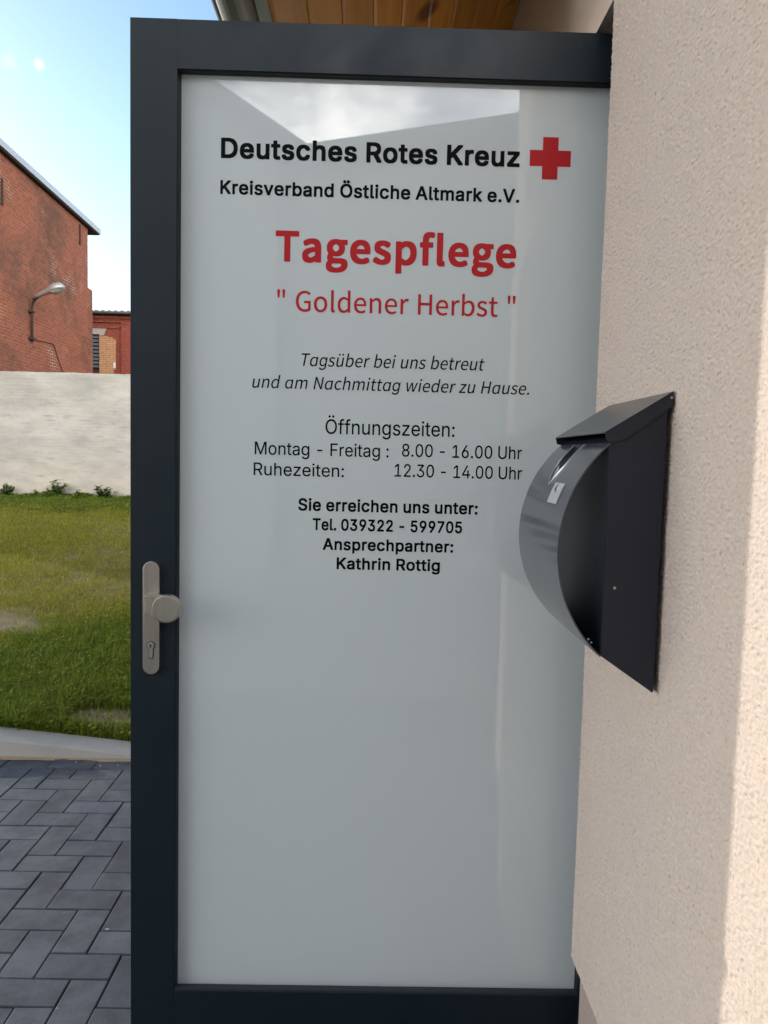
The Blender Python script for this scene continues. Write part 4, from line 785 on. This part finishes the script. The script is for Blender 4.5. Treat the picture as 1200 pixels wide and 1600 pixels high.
HUMANIST = """" 166 36 191 39 169 45 169 52 169 58 169 60 191 62 213 64 234 65 246 65 258 65 270 54 270 43 270 32 270 32 258 32 246 32 234 34 213/105 191 107 169 114 169 120 169 127 169 129 191 131 213 133 234 134 246 134 258 134 270 123 270 111 270 100 270 100 258 101 246 101 234 103 213
. 97 36 -5 49 -5 61 -5 72 5 72 20 72 34 61 44 49 44 36 44 26 34 26 20 26 5
G 241 69 -5 136 -5 171 -5 199 8 215 25 215 61 215 97 215 133 187 133 159 133 131 133 131 124 131 115 131 106 149 106 167 106 186 106 186 84 186 61 186 39 175 29 158 24 139 24 84 24 54 64 54 129 54 193 87 233 139 233 165 233 181 222 194 209 200 216 206 223 212 230 197 245 174 261 138 261 70 261 20 211 20 128 20 45
H 255 35 86 35 0 46 0 57 0 68 0 68 40 68 81 68 121 107 121 147 121 187 121 187 81 187 40 187 0 198 0 209 0 220 0 220 86 220 171 220 257 209 257 198 257 187 257 187 221 187 185 187 149 147 149 107 149 68 149 68 185 68 221 68 257 57 257 46 257 35 257 35 171
N 253 35 86 35 0 46 0 56 0 66 0 66 45 66 90 66 135 66 162 63 189 62 215 62 215 63 215 63 215 73 197 82 180 91 162 122 108 153 54 185 0 196 0 207 0 218 0 218 86 218 171 218 257 208 257 197 257 187 257 187 212 187 168 187 123 187 97 189 68 192 42 191 42 190 42 190 42 181 60 171 77 162 95 131 149 100 203 68 257 57 257 46 257 35 257 35 171
T 210 89 76 89 0 99 0 110 0 121 0 121 76 121 153 121 229 147 229 173 229 199 229 199 238 199 248 199 257 136 257 74 257 11 257 11 248 11 238 11 229 37 229 63 229 89 229 89 153
a 197 44 -5 76 -5 99 -5 121 8 139 23 139 23 140 23 140 23 141 15 142 8 143 0 152 0 160 0 169 0 169 39 169 78 169 117 169 164 150 195 103 195 72 195 46 181 29 170 33 163 37 155 41 148 56 158 76 168 98 168 129 168 137 145 137 120 56 111 21 91 21 49 21 15/103 21 85 21 66 21 51 30 51 51 51 76 73 92 137 99 137 81 137 64 137 46 119 30
b 216 98 -5 116 -5 159 -5 199 33 199 98 199 157 172 195 123 195 102 195 81 183 63 168 63 180 64 191 64 202 64 228 64 253 64 279 54 279 43 279 32 279 32 186 32 93 32 0 41 0 49 0 58 0 59 7 60 13 61 20 61 20 62 20 62 20 78 5/142 22 111 22 98 22 81 27 64 42 64 75 64 109 64 142 82 159 99 168 115 168 151 168 165 140 165 98 165 51
c 179 57 -5 107 -5 130 -5 152 5 169 19 164 26 159 34 155 41 143 30 127 22 110 22 75 22 51 51 51 95 51 139 76 168 111 168 126 168 138 161 149 152 154 159 160 166 165 173 152 185 134 195 110 195 61 195 18 158 18 95 18 32
d 217 49 -5 97 -5 120 -5 140 8 155 22 155 22 155 22 156 22 157 15 158 7 159 0 167 0 176 0 185 0 185 93 185 186 185 279 174 279 163 279 153 279 153 254 153 230 153 206 153 195 154 184 154 173 138 187 123 195 101 195 57 195 19 157 19 95 19 32/121 22 104 22 71 22 51 49 51 95 51 139 76 168 106 168 122 168 137 162 153 148 153 115 153 82 153 48 137 31
e 194 58 -5 109 -5 135 -5 155 4 172 15 168 22 164 29 160 36 146 27 131 21 113 21 77 21 52 47 50 88 92 88 135 88 178 88 179 92 179 99 179 106 179 160 152 195 103 195 60 195 18 157 18 95 18 32/83 110 49 110 53 148 77 169 104 169 134 169 151 149 151 110 117 110
f 114 12 172 12 164 20 164 29 164 37 164 37 109 37 55 37 0 48 0 59 0 69 0 69 55 69 109 69 164 83 164 96 164 110 164 110 173 110 181 110 190 96 190 83 190 69 190 69 200 69 210 69 220 69 245 78 258 96 258 103 258 111 256 118 252 120 261 122 269 125 277 116 281 105 283 93 283 55 283 37 259 37 221 37 210 37 200 37 190 29 190 20 189 12 188 12 180
g 197 50 -88 96 -88 155 -88 193 -57 193 -22 193 10 170 23 126 23 114 23 101 23 89 23 63 23 56 32 56 44 56 55 61 61 68 67 76 63 87 60 96 60 135 60 166 86 166 126 166 143 159 157 150 166 163 166 176 166 189 166 189 174 189 182 189 190 167 190 145 190 123 190 116 193 107 195 96 195 58 195 25 169 25 127 25 104 37 86 50 76 50 76 50 75 50 75 40 68 29 55 29 39 29 24 36 14 46 8 46 7 46 7 46 6 28 -5 18 -20 18 -37 18 -69/118 82 96 82 74 82 56 99 56 127 56 155 74 172 96 172 119 172 137 155 137 127 137 99/138 -65 101 -65 66 -65 46 -53 46 -32 46 -21 51 -10 65 0 74 -2 83 -3 90 -3 101 -3 112 -3 123 -3 148 -3 161 -9 161 -27 161 -47
h 213 32 93 32 0 43 0 54 0 64 0 64 46 64 92 64 138 83 157 97 167 116 167 141 167 152 152 152 116 152 77 152 39 152 0 163 0 174 0 184 0 184 40 184 80 184 120 184 169 166 195 126 195 100 195 81 181 63 163 63 176 64 189 64 202 64 228 64 253 64 279 54 279 43 279 32 279 32 186
i 96 32 63 32 0 43 0 54 0 64 0 64 63 64 127 64 190 54 190 43 190 32 190 32 127/36 229 48 229 61 229 70 238 70 251 70 263 61 271 48 271 36 271 27 263 27 251 27 238
l 99 42 -5 66 -5 75 -5 80 -3 84 -2 83 6 81 15 80 23 76 22 75 22 73 22 68 22 64 26 64 36 64 117 64 198 64 279 54 279 43 279 32 279 32 198 32 118 32 38 32 11
m 324 32 63 32 0 43 0 54 0 64 0 64 46 64 92 64 138 82 158 98 167 112 167 136 167 147 152 147 116 147 77 147 39 147 0 158 0 169 0 179 0 179 46 179 92 179 138 197 158 213 167 227 167 251 167 263 152 263 116 263 77 263 39 263 0 273 0 284 0 294 0 294 40 294 80 294 120 294 169 276 195 237 195 214 195 194 180 174 159 166 181 151 195 121 195 99 195 79 181 62 162 62 162 62 162 62 162 61 172 60 181 58 190 50 190 41 190 32 190 32 127
n 214 32 63 32 0 43 0 54 0 64 0 64 46 64 92 64 138 83 157 97 167 116 167 141 167 152 152 152 116 152 77 152 39 152 0 163 0 174 0 184 0 184 40 184 80 184 120 184 169 166 195 126 195 100 195 80 181 62 162 62 162 62 162 62 162 61 172 60 181 58 190 50 190 41 190 32 190 32 127
o 212 60 -5 106 -5 153 -5 194 32 194 95 194 158 153 195 106 195 60 195 18 158 18 95 18 32/139 22 106 22 73 22 51 51 51 95 51 139 73 168 106 168 139 168 161 139 161 95 161 51
p 217 32 10 32 -80 43 -80 54 -80 64 -80 64 -59 64 -37 64 -16 64 -5 64 6 63 18 81 3 99 -5 116 -5 159 -5 199 33 199 98 199 157 172 195 123 195 101 195 79 182 62 168 62 168 62 168 62 168 61 175 60 183 58 190 50 190 41 190 32 190 32 100/142 22 111 22 98 22 81 27 64 42 64 75 64 109 64 142 83 159 99 168 115 168 151 168 165 140 165 98 165 51
r 136 32 63 32 0 43 0 54 0 64 0 64 41 64 81 64 122 77 154 96 166 112 166 120 166 124 165 131 163 133 172 135 182 137 191 131 194 125 195 116 195 95 195 76 180 62 155 62 155 62 155 62 155 61 167 60 179 58 190 50 190 41 190 32 190 32 127
s 164 55 -5 82 -5 127 -5 151 21 151 52 151 88 121 99 93 110 72 118 52 125 52 143 52 158 63 170 88 170 104 170 118 163 131 153 136 160 141 167 146 173 132 185 111 195 87 195 46 195 22 171 22 141 22 109 50 96 77 86 98 78 120 69 120 50 120 34 108 20 83 20 60 20 43 29 27 43 21 36 16 29 11 22 29 7
t 132 51 -5 92 -5 104 -5 116 -1 127 2 125 11 123 19 121 27 114 24 106 21 99 21 77 21 70 35 70 58 70 93 70 129 70 164 87 164 104 164 121 164 121 173 121 181 121 190 104 190 87 190 70 190 70 208 70 226 70 244 61 244 52 244 43 244 42 226 41 208 40 190 30 190 19 189 9 188 9 180 9 172 9 164 19 164 28 164 38 164 38 129 38 94 38 59 38 21
u 213 48 -5 88 -5 114 -5 133 9 151 30 151 30 151 30 152 30 152 20 153 10 154 0 163 0 172 0 181 0 181 63 181 127 181 190 170 190 159 190 149 190 149 145 149 100 149 55 131 33 117 23 97 23 72 23 62 38 62 74 62 112 62 151 62 190 51 190 40 190 29 190 29 150 29 110 29 70 29 21
w 281 45 63 62 0 75 0 87 0 99 0 108 34 117 68 126 102 131 120 135 138 139 157 140 157 141 157 141 157 146 138 149 120 154 103 163 68 172 34 181 0 194 0 207 0 220 0 237 63 255 127 272 190 261 190 251 190 241 190 232 153 222 117 213 80 209 62 206 45 202 27 201 27 201 27 200 27 195 45 191 62 187 80 177 117 167 153 157 190 146 190 136 190 126 190 116 153 106 117 96 80 91 62 87 45 83 27 83 27 82 27 82 27 78 45 74 62 70 80 61 117 51 153 42 190 31 190 20 190 9 190 27 127
z 166 12 6 12 0 60 0 108 0 156 0 156 9 156 17 156 26 122 26 87 26 53 26 86 75 120 124 153 173 153 179 153 184 153 190 110 190 66 190 23 190 23 181 23 173 23 164 53 164 83 164 112 164 79 115 46 66 12 17 12 11
ü 213 48 -5 88 -5 114 -5 133 9 151 30 151 30 151 30 152 30 152 20 153 10 154 0 163 0 172 0 181 0 181 63 181 127 181 190 170 190 159 190 149 190 149 145 149 100 149 55 131 33 117 23 97 23 72 23 62 38 62 74 62 112 62 151 62 190 51 190 40 190 29 190 29 150 29 110 29 70 29 21/57 230 68 230 79 230 88 238 88 249 88 260 79 269 68 269 57 269 49 260 49 249 49 238/133 230 144 230 155 230 163 238 163 249 163 260 155 269 144 269 133 269 124 260 124 249 124 238"""

def parse(t):
    d = {}
    for ln in t.strip().split('\n'):
        ch, adv, rest = ln.split(' ', 2)
        cs = []
        for c_ in rest.split('/'):
            q = list(map(int, c_.split())); cs.append([q[i:i+6] for i in range(0, len(q), 6)])
        d[ch] = (int(adv), cs)
    return d
FACE = {'grotesk': parse(GROTESK), 'humanist': parse(HUMANIST)}
CAPH = {'grotesk': 509, 'humanist': 257}
CACHE = {}
def clamp_contours(cs, top): return [[[v if i % 2 == 0 else min(v, top) for i, v in enumerate(p)] for p in c_] for c_ in cs]
def glyph_mesh(face, ch, bold, italic=False):
    """filled outline in em/1000 units; each outer contour is filled with the holes inside it"""
    key = (face, ch, bold, italic)
    if key in CACHE: return CACHE[key]
    adv, cs = FACE[face][ch]
    if italic and face == 'humanist':
        xh = max(p[3] for p in FACE['humanist']['z'][1][0])
        if ch == 'a': adv, cs = FACE['humanist']['d']; cs = clamp_contours(cs, xh)
        if ch == 'g':
            a2, c2 = FACE['grotesk']['g']; k = xh/max(p[3] for p in FACE['grotesk']['z'][1][0])*.985
            adv, cs = a2*k*.97, [[[v*k*(.97 if i % 2 == 0 else 1) for i, v in enumerate(p)] for p in c_] for c_ in c2]
    loops = []
    for c_ in cs:
        L = []
        for a, b in zip(c_, c_[1:]+c_[:1]):
            p0, h0, h1, p1 = [Vector(q) for q in ((a[2], a[3]), (a[4], a[5]), (b[0], b[1]), (b[2], b[3]))]
            d = p1-p0; flat = all(abs(d.x*(h-p0).y-d.y*(h-p0).x) < .02*max(1, d.length_squared) for h in (h0, h1))
            for k in range(1 if flat else 6):
                t = k/6; L.append(p0*(1-t)**3+h0*3*t*(1-t)**2+h1*3*t*t*(1-t)+p1*t**3)
        L = [p for p, q in zip(L, L[-1:]+L[:-1]) if (p-q).length > .3]
        loops.append(L)
    pv_, ed = [], []
    for L in loops:
        b = len(pv_); pv_ += L; ed += [(b+i, b+(i+1) % len(L)) for i in range(len(L))]
    vo, eo, fo, *_ = geometry.delaunay_2d_cdt(pv_, ed, [], 0, 1e-4)
    def wind(p):
        w = 0
        for L in loops:
            for a, b in zip(L, L[1:]+L[:1]):
                if (a.y <= p.y) != (b.y <= p.y):
                    if a.x+(p.y-a.y)/(b.y-a.y)*(b.x-a.x) > p.x: w += 1 if b.y > a.y else -1
        return w
    F = [tuple(f) for f in fo if wind(sum((vo[i] for i in f), Vector((0, 0)))/len(f)) != 0]
    CACHE[key] = (adv, [tuple(v) for v in vo], F); return CACHE[key]
def set_line(face, body, x0, x1, z0, capm, bold, mat, label, italic=False, track=0, space=None):
    V, F = [], []; x = 0
    for n_, ch in enumerate(body):
        if ch == ' ': x += space or CAPH[face]*.36; continue
        adv, gv, gf = glyph_mesh(face, ch, bold, italic)
        # bold weight: the same outline laid down again all round the pen's width
        shifts = [(0, 0)]+([(bold*i*.5*q, bold*j*.5*q) for i in (-2, -1, 0, 1, 2) for j in (-2, -1, 0, 1, 2) if max(abs(i), abs(j)) == 2 for q in ((.90,) if abs(i) == abs(j) else (1.0,))] if bold else [])
        for k, (sx_, sy_) in enumerate(shifts):
            b = len(V)
            for (px, py) in gv: V.append((x+px+sx_+(.19*py if italic else 0), py+sy_+bold, (k+18*(n_ % 2))*.000010))
            F += [tuple(i+b for i in f) for f in gf]
        x += adv+track+1.7*bold
    o = from_data('lettering', fit_line(V, CAPH[face]+2*bold, x0, x1, z0, capm), F, mat, pane); o['label'] = label; return o
def grotesk(body, x0, x1, z0, capm, bold, mat, label):
    return set_line('grotesk', body, x0, x1, z0, capm, (25 if capm > .03 else 21) if bold else 4.5, mat, label, track=-12 if bold else -6)
def humanist(body, x0, x1, z0, capm, bold, mat, label, italic=False, track=0.0):
    return set_line('humanist', body, x0, x1, z0, capm, bold, mat, label, italic, track)

grotesk('Deutsches Rotes Kreuz', -.336, .294, 2.1205, .0418, True, M_black, 'largest bold black line at the top of the pane')
grotesk('Kreisverband Östliche Altmark e.V.', -.337, .296, 2.047, .0285, True, M_black, 'second bold black line, ending in e.V.')
humanist('Tagespflege', -.219, .294, 1.911, .0645, 12, M_red, 'large bold red word')
humanist('" Goldener Herbst "', -.214, .296, 1.808, .043, 2, M_red, 'thin red words in quotation marks')
humanist('Tagsüber bei uns betreut', -.160, .234, 1.693, .0268, 1.5, M_black, 'first italic black line', True)
humanist('und am Nachmittag wieder zu Hause.', -.265, .333, 1.644, .0262, 1.5, M_black, 'second italic black line', True)
grotesk('Öffnungszeiten:', -.106, .174, 1.549, .0315, False, M_black, 'heading of the opening hours')
grotesk('Montag - Freitag :', -.258, .032, 1.501, .0277, False, M_black, 'weekdays in the opening hours')
grotesk('8.00 - 16.00 Uhr', .061, .322, 1.504, .0277, False, M_black, 'opening times in the upper row')
grotesk('Ruhezeiten:', -.260, -.064, 1.456, .0275, False, M_black, 'rest hours caption')
grotesk('12.30 - 14.00 Uhr', .046, .324, 1.460, .0277, False, M_black, 'rest hours in the lower row')
grotesk('Sie erreichen uns unter:', -.162, .230, 1.381, .0272, True, M_black, 'bold line introducing the telephone number')
grotesk('Tel. 039322 - 599705', -.130, .197, 1.339, .0262, True, M_black, 'bold telephone number')
grotesk('Ansprechpartner:', -.107, .179, 1.296, .0262, True, M_black, 'bold caption above the contact name')
grotesk('Kathrin Rottig', -.076, .151, 1.254, .0262, True, M_black, 'bold contact name, last line of the text')
# red cross
cx, cz, L, A = .3585, 2.1405, .0435, .0165
P = [(-A, -L), (A, -L), (A, -A), (L, -A), (L, A), (A, A), (A, L), (-A, L), (-A, A), (-L, A), (-L, -A), (-A, -A)]
from_data('red_cross', [(px_(cx+x), LY, pz_(cz+z)) for x, z in P], [(0, 1, 2, 11), (11, 2, 5, 8), (2, 3, 4, 5), (8, 5, 6, 7), (9, 10, 11, 8)], M_red, pane)['label'] = 'red cross emblem'

# --- handle set ------------------------------------------------------------
HX = -.477; PZ0, PZ1, PW = 1.0145, 1.264, .0182
pts = [(HX+PW*math.cos(a), PZ1-PW+PW*math.sin(a)) for a in np.linspace(0, math.pi, 17)]+[(HX+PW*math.cos(a), PZ0+PW+PW*math.sin(a)) for a in np.linspace(math.pi, 2*math.pi, 17)]
bm = bmesh.new(); extrude_poly(bm, pts, DY-.011, DY+.001, 'y', .0016)
plate = from_bm('lock_plate', bm, M_steel, door)
# offset knob: a neck on the plate leans to the right into a thick disc
KX, KZ, KR = -.4335, 1.1685, .0308
bm = bmesh.new()
dsk = [(KX+KR*math.cos(a), KZ+KR*.97*math.sin(a)) for a in np.linspace(0, 2*math.pi, 49)[:-1]]
extrude_poly(bm, dsk, DY-.052, DY-.034, 'y', .003)
neck0 = [(-.4900, 1.190), (-.466, 1.190), (-.466, 1.150), (-.4900, 1.150)]
neck1 = [(-.4835, 1.1955), (-.436, 1.1985), (-.436, 1.146), (-.468, 1.150)]
b2 = bmesh.new()
va = [b2.verts.new((x, DY-.010, z)) for x, z in neck0]; vm = [b2.verts.new((x, DY-.024, z)) for x, z in [(-.4890, 1.194), (-.452, 1.194), (-.452, 1.148), (-.4860, 1.150)]]; vb = [b2.verts.new((x, DY-.044, z)) for x, z in neck1]
for p, q in ((va, vm), (vm, vb)):
    for i in range(4): b2.faces.new((p[i], p[(i+1) % 4], q[(i+1) % 4], q[i]))
b2.faces.new(va); b2.faces.new(vb[::-1])
bmesh.ops.recalc_face_normals(b2, faces=b2.faces); bmesh.ops.bevel(b2, geom=b2.edges[:], offset=.003, segments=2, affect='EDGES')
t = bpy.data.meshes.new('tmp'); b2.to_mesh(t); b2.free(); bm.from_mesh(t); bpy.data.meshes.remove(t)
from_bm('knob', bm, M_steel, plate)
def euro(r, w, zc_, zb):                                  # outline of a profile cylinder
    a0 = math.asin(w/r)
    p = [(r*math.sin(a), r*math.cos(a)) for a in np.linspace(-(math.pi-a0), math.pi-a0, 25)]
    p += [(w, zb+w*.8), (w*.6, zb), (-w*.6, zb), (-w, zb+w*.8)]
    return [(HX+x, zc_+z) for x, z in p]
bm = bmesh.new(); extrude_poly(bm, euro(.0098, .0062, 1.079, -.030), DY-.0116, DY-.0105, 'y'); ring = from_bm('lock_gap_shade', bm, M_lockshade, plate)
bm = bmesh.new(); extrude_poly(bm, euro(.0082, .0048, 1.079, -.0285), DY-.0132, DY-.0114, 'y', .0006); cyl = from_bm('lock_cylinder', bm, M_steel, plate)
bm = bmesh.new()
b3 = [(HX+.0052*math.cos(a), 1.079+.0052*math.sin(a)) for a in np.linspace(0, 2*math.pi, 25)[:-1]]; extrude_poly(bm, b3, DY-.0142, DY-.0130, 'y', .0004)
add_box(bm, HX-.0030, HX+.0042, DY-.0140, DY-.0130, 1.0525, 1.0640, .0008)
from_bm('lock_core', bm, M_lockbright, plate)
box('keyhole', (HX-.0012, HX+.0012, DY-.0147, DY-.0141, 1.0755, 1.0835), M_bead, plate)
for z in (1.45, 2.1, .45): 
    bm = bmesh.new(); tube(bm, [(.607, DY-.018, z-.05), (.607, DY-.018, z+.05)], .010, 12); from_bm('hinge', bm, M_frame, door)

# ------------------------------------------------------------------ letterbox
BYN, BYF = 1.100, 1.394; BXB = XW-.009
lb = thing('letterbox', 'dark anthracite letterbox with a curved newspaper holder, mounted on the beige wall', 'letterbox', (BXB, 1.25, 1.15))
bm = bmesh.new()
extrude_poly(bm, [(BXB, 1.149), (.354, 1.206), (.351, 1.530), (BXB, 1.592)], BYN+.002, BYF-.002, 'y')
bmesh.ops.bevel(bm, geom=bm.edges[:], offset=.0012, segments=2, affect='EDGES')
body = from_bm('body', bm, M_box, lb)
# curved sheet with a finger notch
chord0, chord1 = Vector((.351, 1.5305)), Vector((.3535, 1.2045)); sag = .072
cl_ = (chord1-chord0).length; R_ = ((cl_/2)**2+sag**2)/(2*sag); mid = (chord0+chord1)/2; cen = mid+Vector((R_-sag, 0))
a_half = math.asin(cl_/2/R_)
def drum_pt(t, r=R_):                                     # t 0 at the top, 1 at the bottom
    a = math.pi-a_half+2*a_half*t
    return (cen.x+r*math.cos(a), cen.y+r*math.sin(a))
def notch(t):                                             # half width of the notch along the sheet
    if t > .235: return None
    q = t/.235; return .029*(1-q**2.6)**.8+.0004
NT = 72; NC = BYN+.158
V, F = [], []
rows = []
for i in range(NT+1):
    t = i/NT; w = notch(t); row = {}
    for s, r in (('o', R_), ('i', R_-.0022)):
        x, z = drum_pt(t, r)
        ys = [BYN, BYN+.01]+([NC-w, NC+w] if w is not None else [NC, NC])+[BYF-.01, BYF]
        row[s] = []
        for y in ys: V.append((x, y, z)); row[s].append(len(V)-1)
    row['n'] = w is not None; rows.append(row)
for a, b in zip(rows, rows[1:]):
    for k in range(5):
        if k == 2 and a['n'] and b['n']: continue
        F.append((a['o'][k], a['o'][k+1], b['o'][k+1], b['o'][k])); F.append((a['i'][k], b['i'][k], b['i'][k+1], a['i'][k+1]))
    F.append((a['o'][0], b['o'][0], b['i'][0], a['i'][0])); F.append((a['o'][5], a['i'][5], b['i'][5], b['o'][5]))
    if a['n'] and b['n']:
        F.append((a['o'][2], b['o'][2], b['i'][2], a['i'][2])); F.append((a['o'][3], a['i'][3], b['i'][3], b['o'][3]))
for row in (rows[0], rows[-1]):
    for k in range(5):
        if k == 2 and row['n']: continue
        F.append((row['o'][k], row['i'][k], row['i'][k+1], row['o'][k+1]))
drum = from_data('newspaper_holder', V, F, M_drum, lb)
for p in drum.data.polygons: p.use_smooth = True
drum.data.set_sharp_from_angle(angle=rad(35))
# zinc rim of the notch and a folded tab inside it
bm = bmesh.new()
for s in (-1, 1):
    pts = []
    for i in range(0, 21):
        t = .235*i/20.0; x, z = drum_pt(t, R_+.0006); pts.append((x, NC+s*notch(t), z))
    tube(bm, pts, .0011, 6)
from_bm('notch_rim', bm, M_zinc, drum)
bm = bmesh.new()
for ta, tb in ((.135, .165),):
    xa, za = drum_pt(ta, R_-.006); xb, zb = drum_pt(tb, R_-.004)
    q = [bm.verts.new(p) for p in ((xa, NC-.012, za), (xa, NC+.016, za), (xb, NC+.014, zb), (xb, NC-.010, zb))]; bm.faces.new(q)
bmesh.ops.solidify(bm, geom=bm.faces[:], thickness=.001)
from_bm('notch_tab', bm, M_zinc, drum)
# small badge-like lock plate lying on the sheet
bm = bmesh.new(); yb0, yb1 = BYN+.055, BYN+.113; n = 6
gr = [[None]*2 for _ in range(n+1)]
outs = []
for i in range(n+1):
    t = .222+.095*i/n
    for j, y in enumerate((yb0, yb1)):
        for r in (R_+.0004, R_+.0022):
            x, z = drum_pt(t, r); outs.append(bm.verts.new((x, y, z)))
for i in range(n):
    a = outs[4*i:4*i+4]; b = outs[4*i+4:4*i+8]
    bm.faces.new((a[1], a[3], b[3], b[1])); bm.faces.new((a[0], b[0], b[2], a[2])); bm.faces.new((a[0], a[1], b[1], b[0])); bm.faces.new((a[2], b[2], b[3], a[3]))
bm.faces.new((outs[0], outs[2], outs[3], outs[1])); e = outs[-4:]; bm.faces.new((e[0], e[1], e[3], e[2]))
lkp = from_bm('lock_badge', bm, Mat('grey_badge', (.50, .51, .52), .4, metal=.3), drum)
def drum_disc(name, t, y, r, h, mat, parent):
    x, z = drum_pt(t, R_+h); a = math.pi-a_half+2*a_half*t; nrm = Vector((math.cos(a), 0, math.sin(a))); tz = Vector((-math.sin(a), 0, math.cos(a)))
    bm = bmesh.new(); c = Vector((x, y, z))
    v0 = [bm.verts.new(c-nrm*.003+tz*r*math.cos(q)+Vector((0, 1, 0))*r*math.sin(q)) for q in np.linspace(0, 2*math.pi, 17)[:-1]]
    v1 = [bm.verts.new(c+tz*r*.9*math.cos(q)+Vector((0, 1, 0))*r*.9*math.sin(q)) for q in np.linspace(0, 2*math.pi, 17)[:-1]]
    for k in range(16): bm.faces.new((v0[k], v0[(k+1) % 16], v1[(k+1) % 16], v1[k]))
    bm.faces.new(v1); return from_bm(name, bm, mat, parent)
drum_disc('lock_core', .250, BYN+.086, .0075, .0034, M_zinc, drum)
drum_disc('lock_core', .250, BYN+.086, .0052, .0040, Mat('lock_face', (.2, .2, .2), .35, metal=.8), drum)
# roof sheet with a side flange and a turned down front lip
TH = .0016; fr, bk = (.3435, 1.5465), (XW-.004, 1.6095)
bm = bmesh.new()
extrude_poly(bm, [fr, bk, (bk[0], bk[1]-TH), (fr[0], fr[1]-TH)], BYN-.003, BYF+.003, 'y')
M_lid = Mat('mailbox_coat_lid_lit', (.03, .033, .036), .26, spec=.55)  # paler copy of the box coat, reflected light put into the colour
lid = from_bm('lid', bm, M_lid, lb)
for y0 in (BYN-.003, BYF+.003-TH):
    dx, dz = bk[0]-fr[0], bk[1]-fr[1]
    fl = [(fr[0], fr[1]-.0005), (bk[0], bk[1]-.0005), (bk[0], bk[1]-.020), (bk[0]-.002, bk[1]-.0235)]
    q0, q1 = Vector((bk[0]-.002, bk[1]-.0235)), Vector((fr[0]+.030, fr[1]-.0085+.0125-.0135))
    fl += [(fr[0]+.034, fr[1]+.012-.0155-.0030), (fr[0]+.026, fr[1]-.0110), (fr[0]+.018, fr[1]-.0135), (fr[0]+.010, fr[1]-.0140), (fr[0]+.003, fr[1]-.0125)]
    bm = bmesh.new(); extrude_poly(bm, fl, y0, y0+TH, 'y'); from_bm('flange', bm, M_box, lid)
def dot(name, x, y, z, r, mat, parent):
    bm = bmesh.new()
    for k, (rr, d) in enumerate(((r, 0), (r*.8, .0012), (r*.35, .0017))): pass
    rings = [[bm.verts.new((x+rr*math.cos(a), y-d, z+rr*math.sin(a))) for a in np.linspace(0, 2*math.pi, 13)[:-1]] for rr, d in ((r, -.001), (r*.85, .0010), (r*.35, .0016))]
    for u, v in zip(rings, rings[1:]):
        for k in range(12): bm.faces.new((u[k], u[(k+1) % 12], v[(k+1) % 12], v[k]))
    bm.faces.new(rings[-1]); return from_bm(name, bm, mat, parent)
dot('screw', .3705, BYN+.002, 1.3115, .0026, M_steel, body)
dot('rivet', .4405, BYN-.003, 1.5995, .0022, M_steel, lid)
for (x, z) in ((.337, 1.229), (.342, 1.224)): dot('rivet', x, BYN+.012, z, .0016, M_zinc, drum)

# ------------------------------------------------------------------ houses behind the camera, mirrored in the pane
nb1 = thing('neighbour_house', 'steep gabled house whose dark slope is mirrored at the pane top left', 'house', (-5, -9, 0))
M_nb = Mat('dark_grey_render', (.25, .25, .245), .95); M_nb2 = Mat('brown_grey_render', (.26, .255, .25), .95)
bm = bmesh.new(); extrude_poly(bm, [(-8.5, -.1), (-1.25, -.1), (-1.25, 5.15), (-4.9, 7.45), (-8.5, 5.15)], -14, -6.0, 'y'); from_bm('wall', bm, M_nb, nb1)
bm = bmesh.new()
extrude_poly(bm, [(-.80, 4.97), (-.80, 5.15), (-4.9, 7.75), (-8.9, 5.21), (-8.9, 5.03), (-4.9, 7.53)], -14.2, -5.8, 'y'); from_bm('roof', bm, M_tile, nb1)
nb2 = thing('neighbour_house', 'wide low pitched house mirrored faintly in the pane behind the bold title', 'house', (4, -9, 0))
bm = bmesh.new(); extrude_poly(bm, [(-1.2, -.1), (9, -.1), (9, 6.65), (-1.2, 4.95)], -13, -6.2, 'y'); from_bm('wall', bm, M_nb2, nb2)
bm = bmesh.new(); extrude_poly(bm, [(-1.0, 5.06), (9.3, 6.85), (9.3, 7.01), (-1.0, 5.22)], -13.2, -5.9, 'y'); from_bm('roof', bm, M_tile, nb2)
for nbx, wins in ((nb1, ((-7, -6), (-4.6, -3.4))), (nb2, ((.6, 1.7), (3.4, 4.5), (6.2, 7.3)))):
    yy = -6.0 if nbx is nb1 else -6.2
    for a, b in wins:
        for z in (1.0, 3.6):
            f = box('window', (a, b, yy+.001, yy+.05, z, z+1.3), M_nb2, nbx); box('pane', (a+.08, b-.08, yy+.051, yy+.06, z+.08, z+1.22), M_nb, f)  # pane boxes are closed roller shutters, pale to keep the mirrored front even
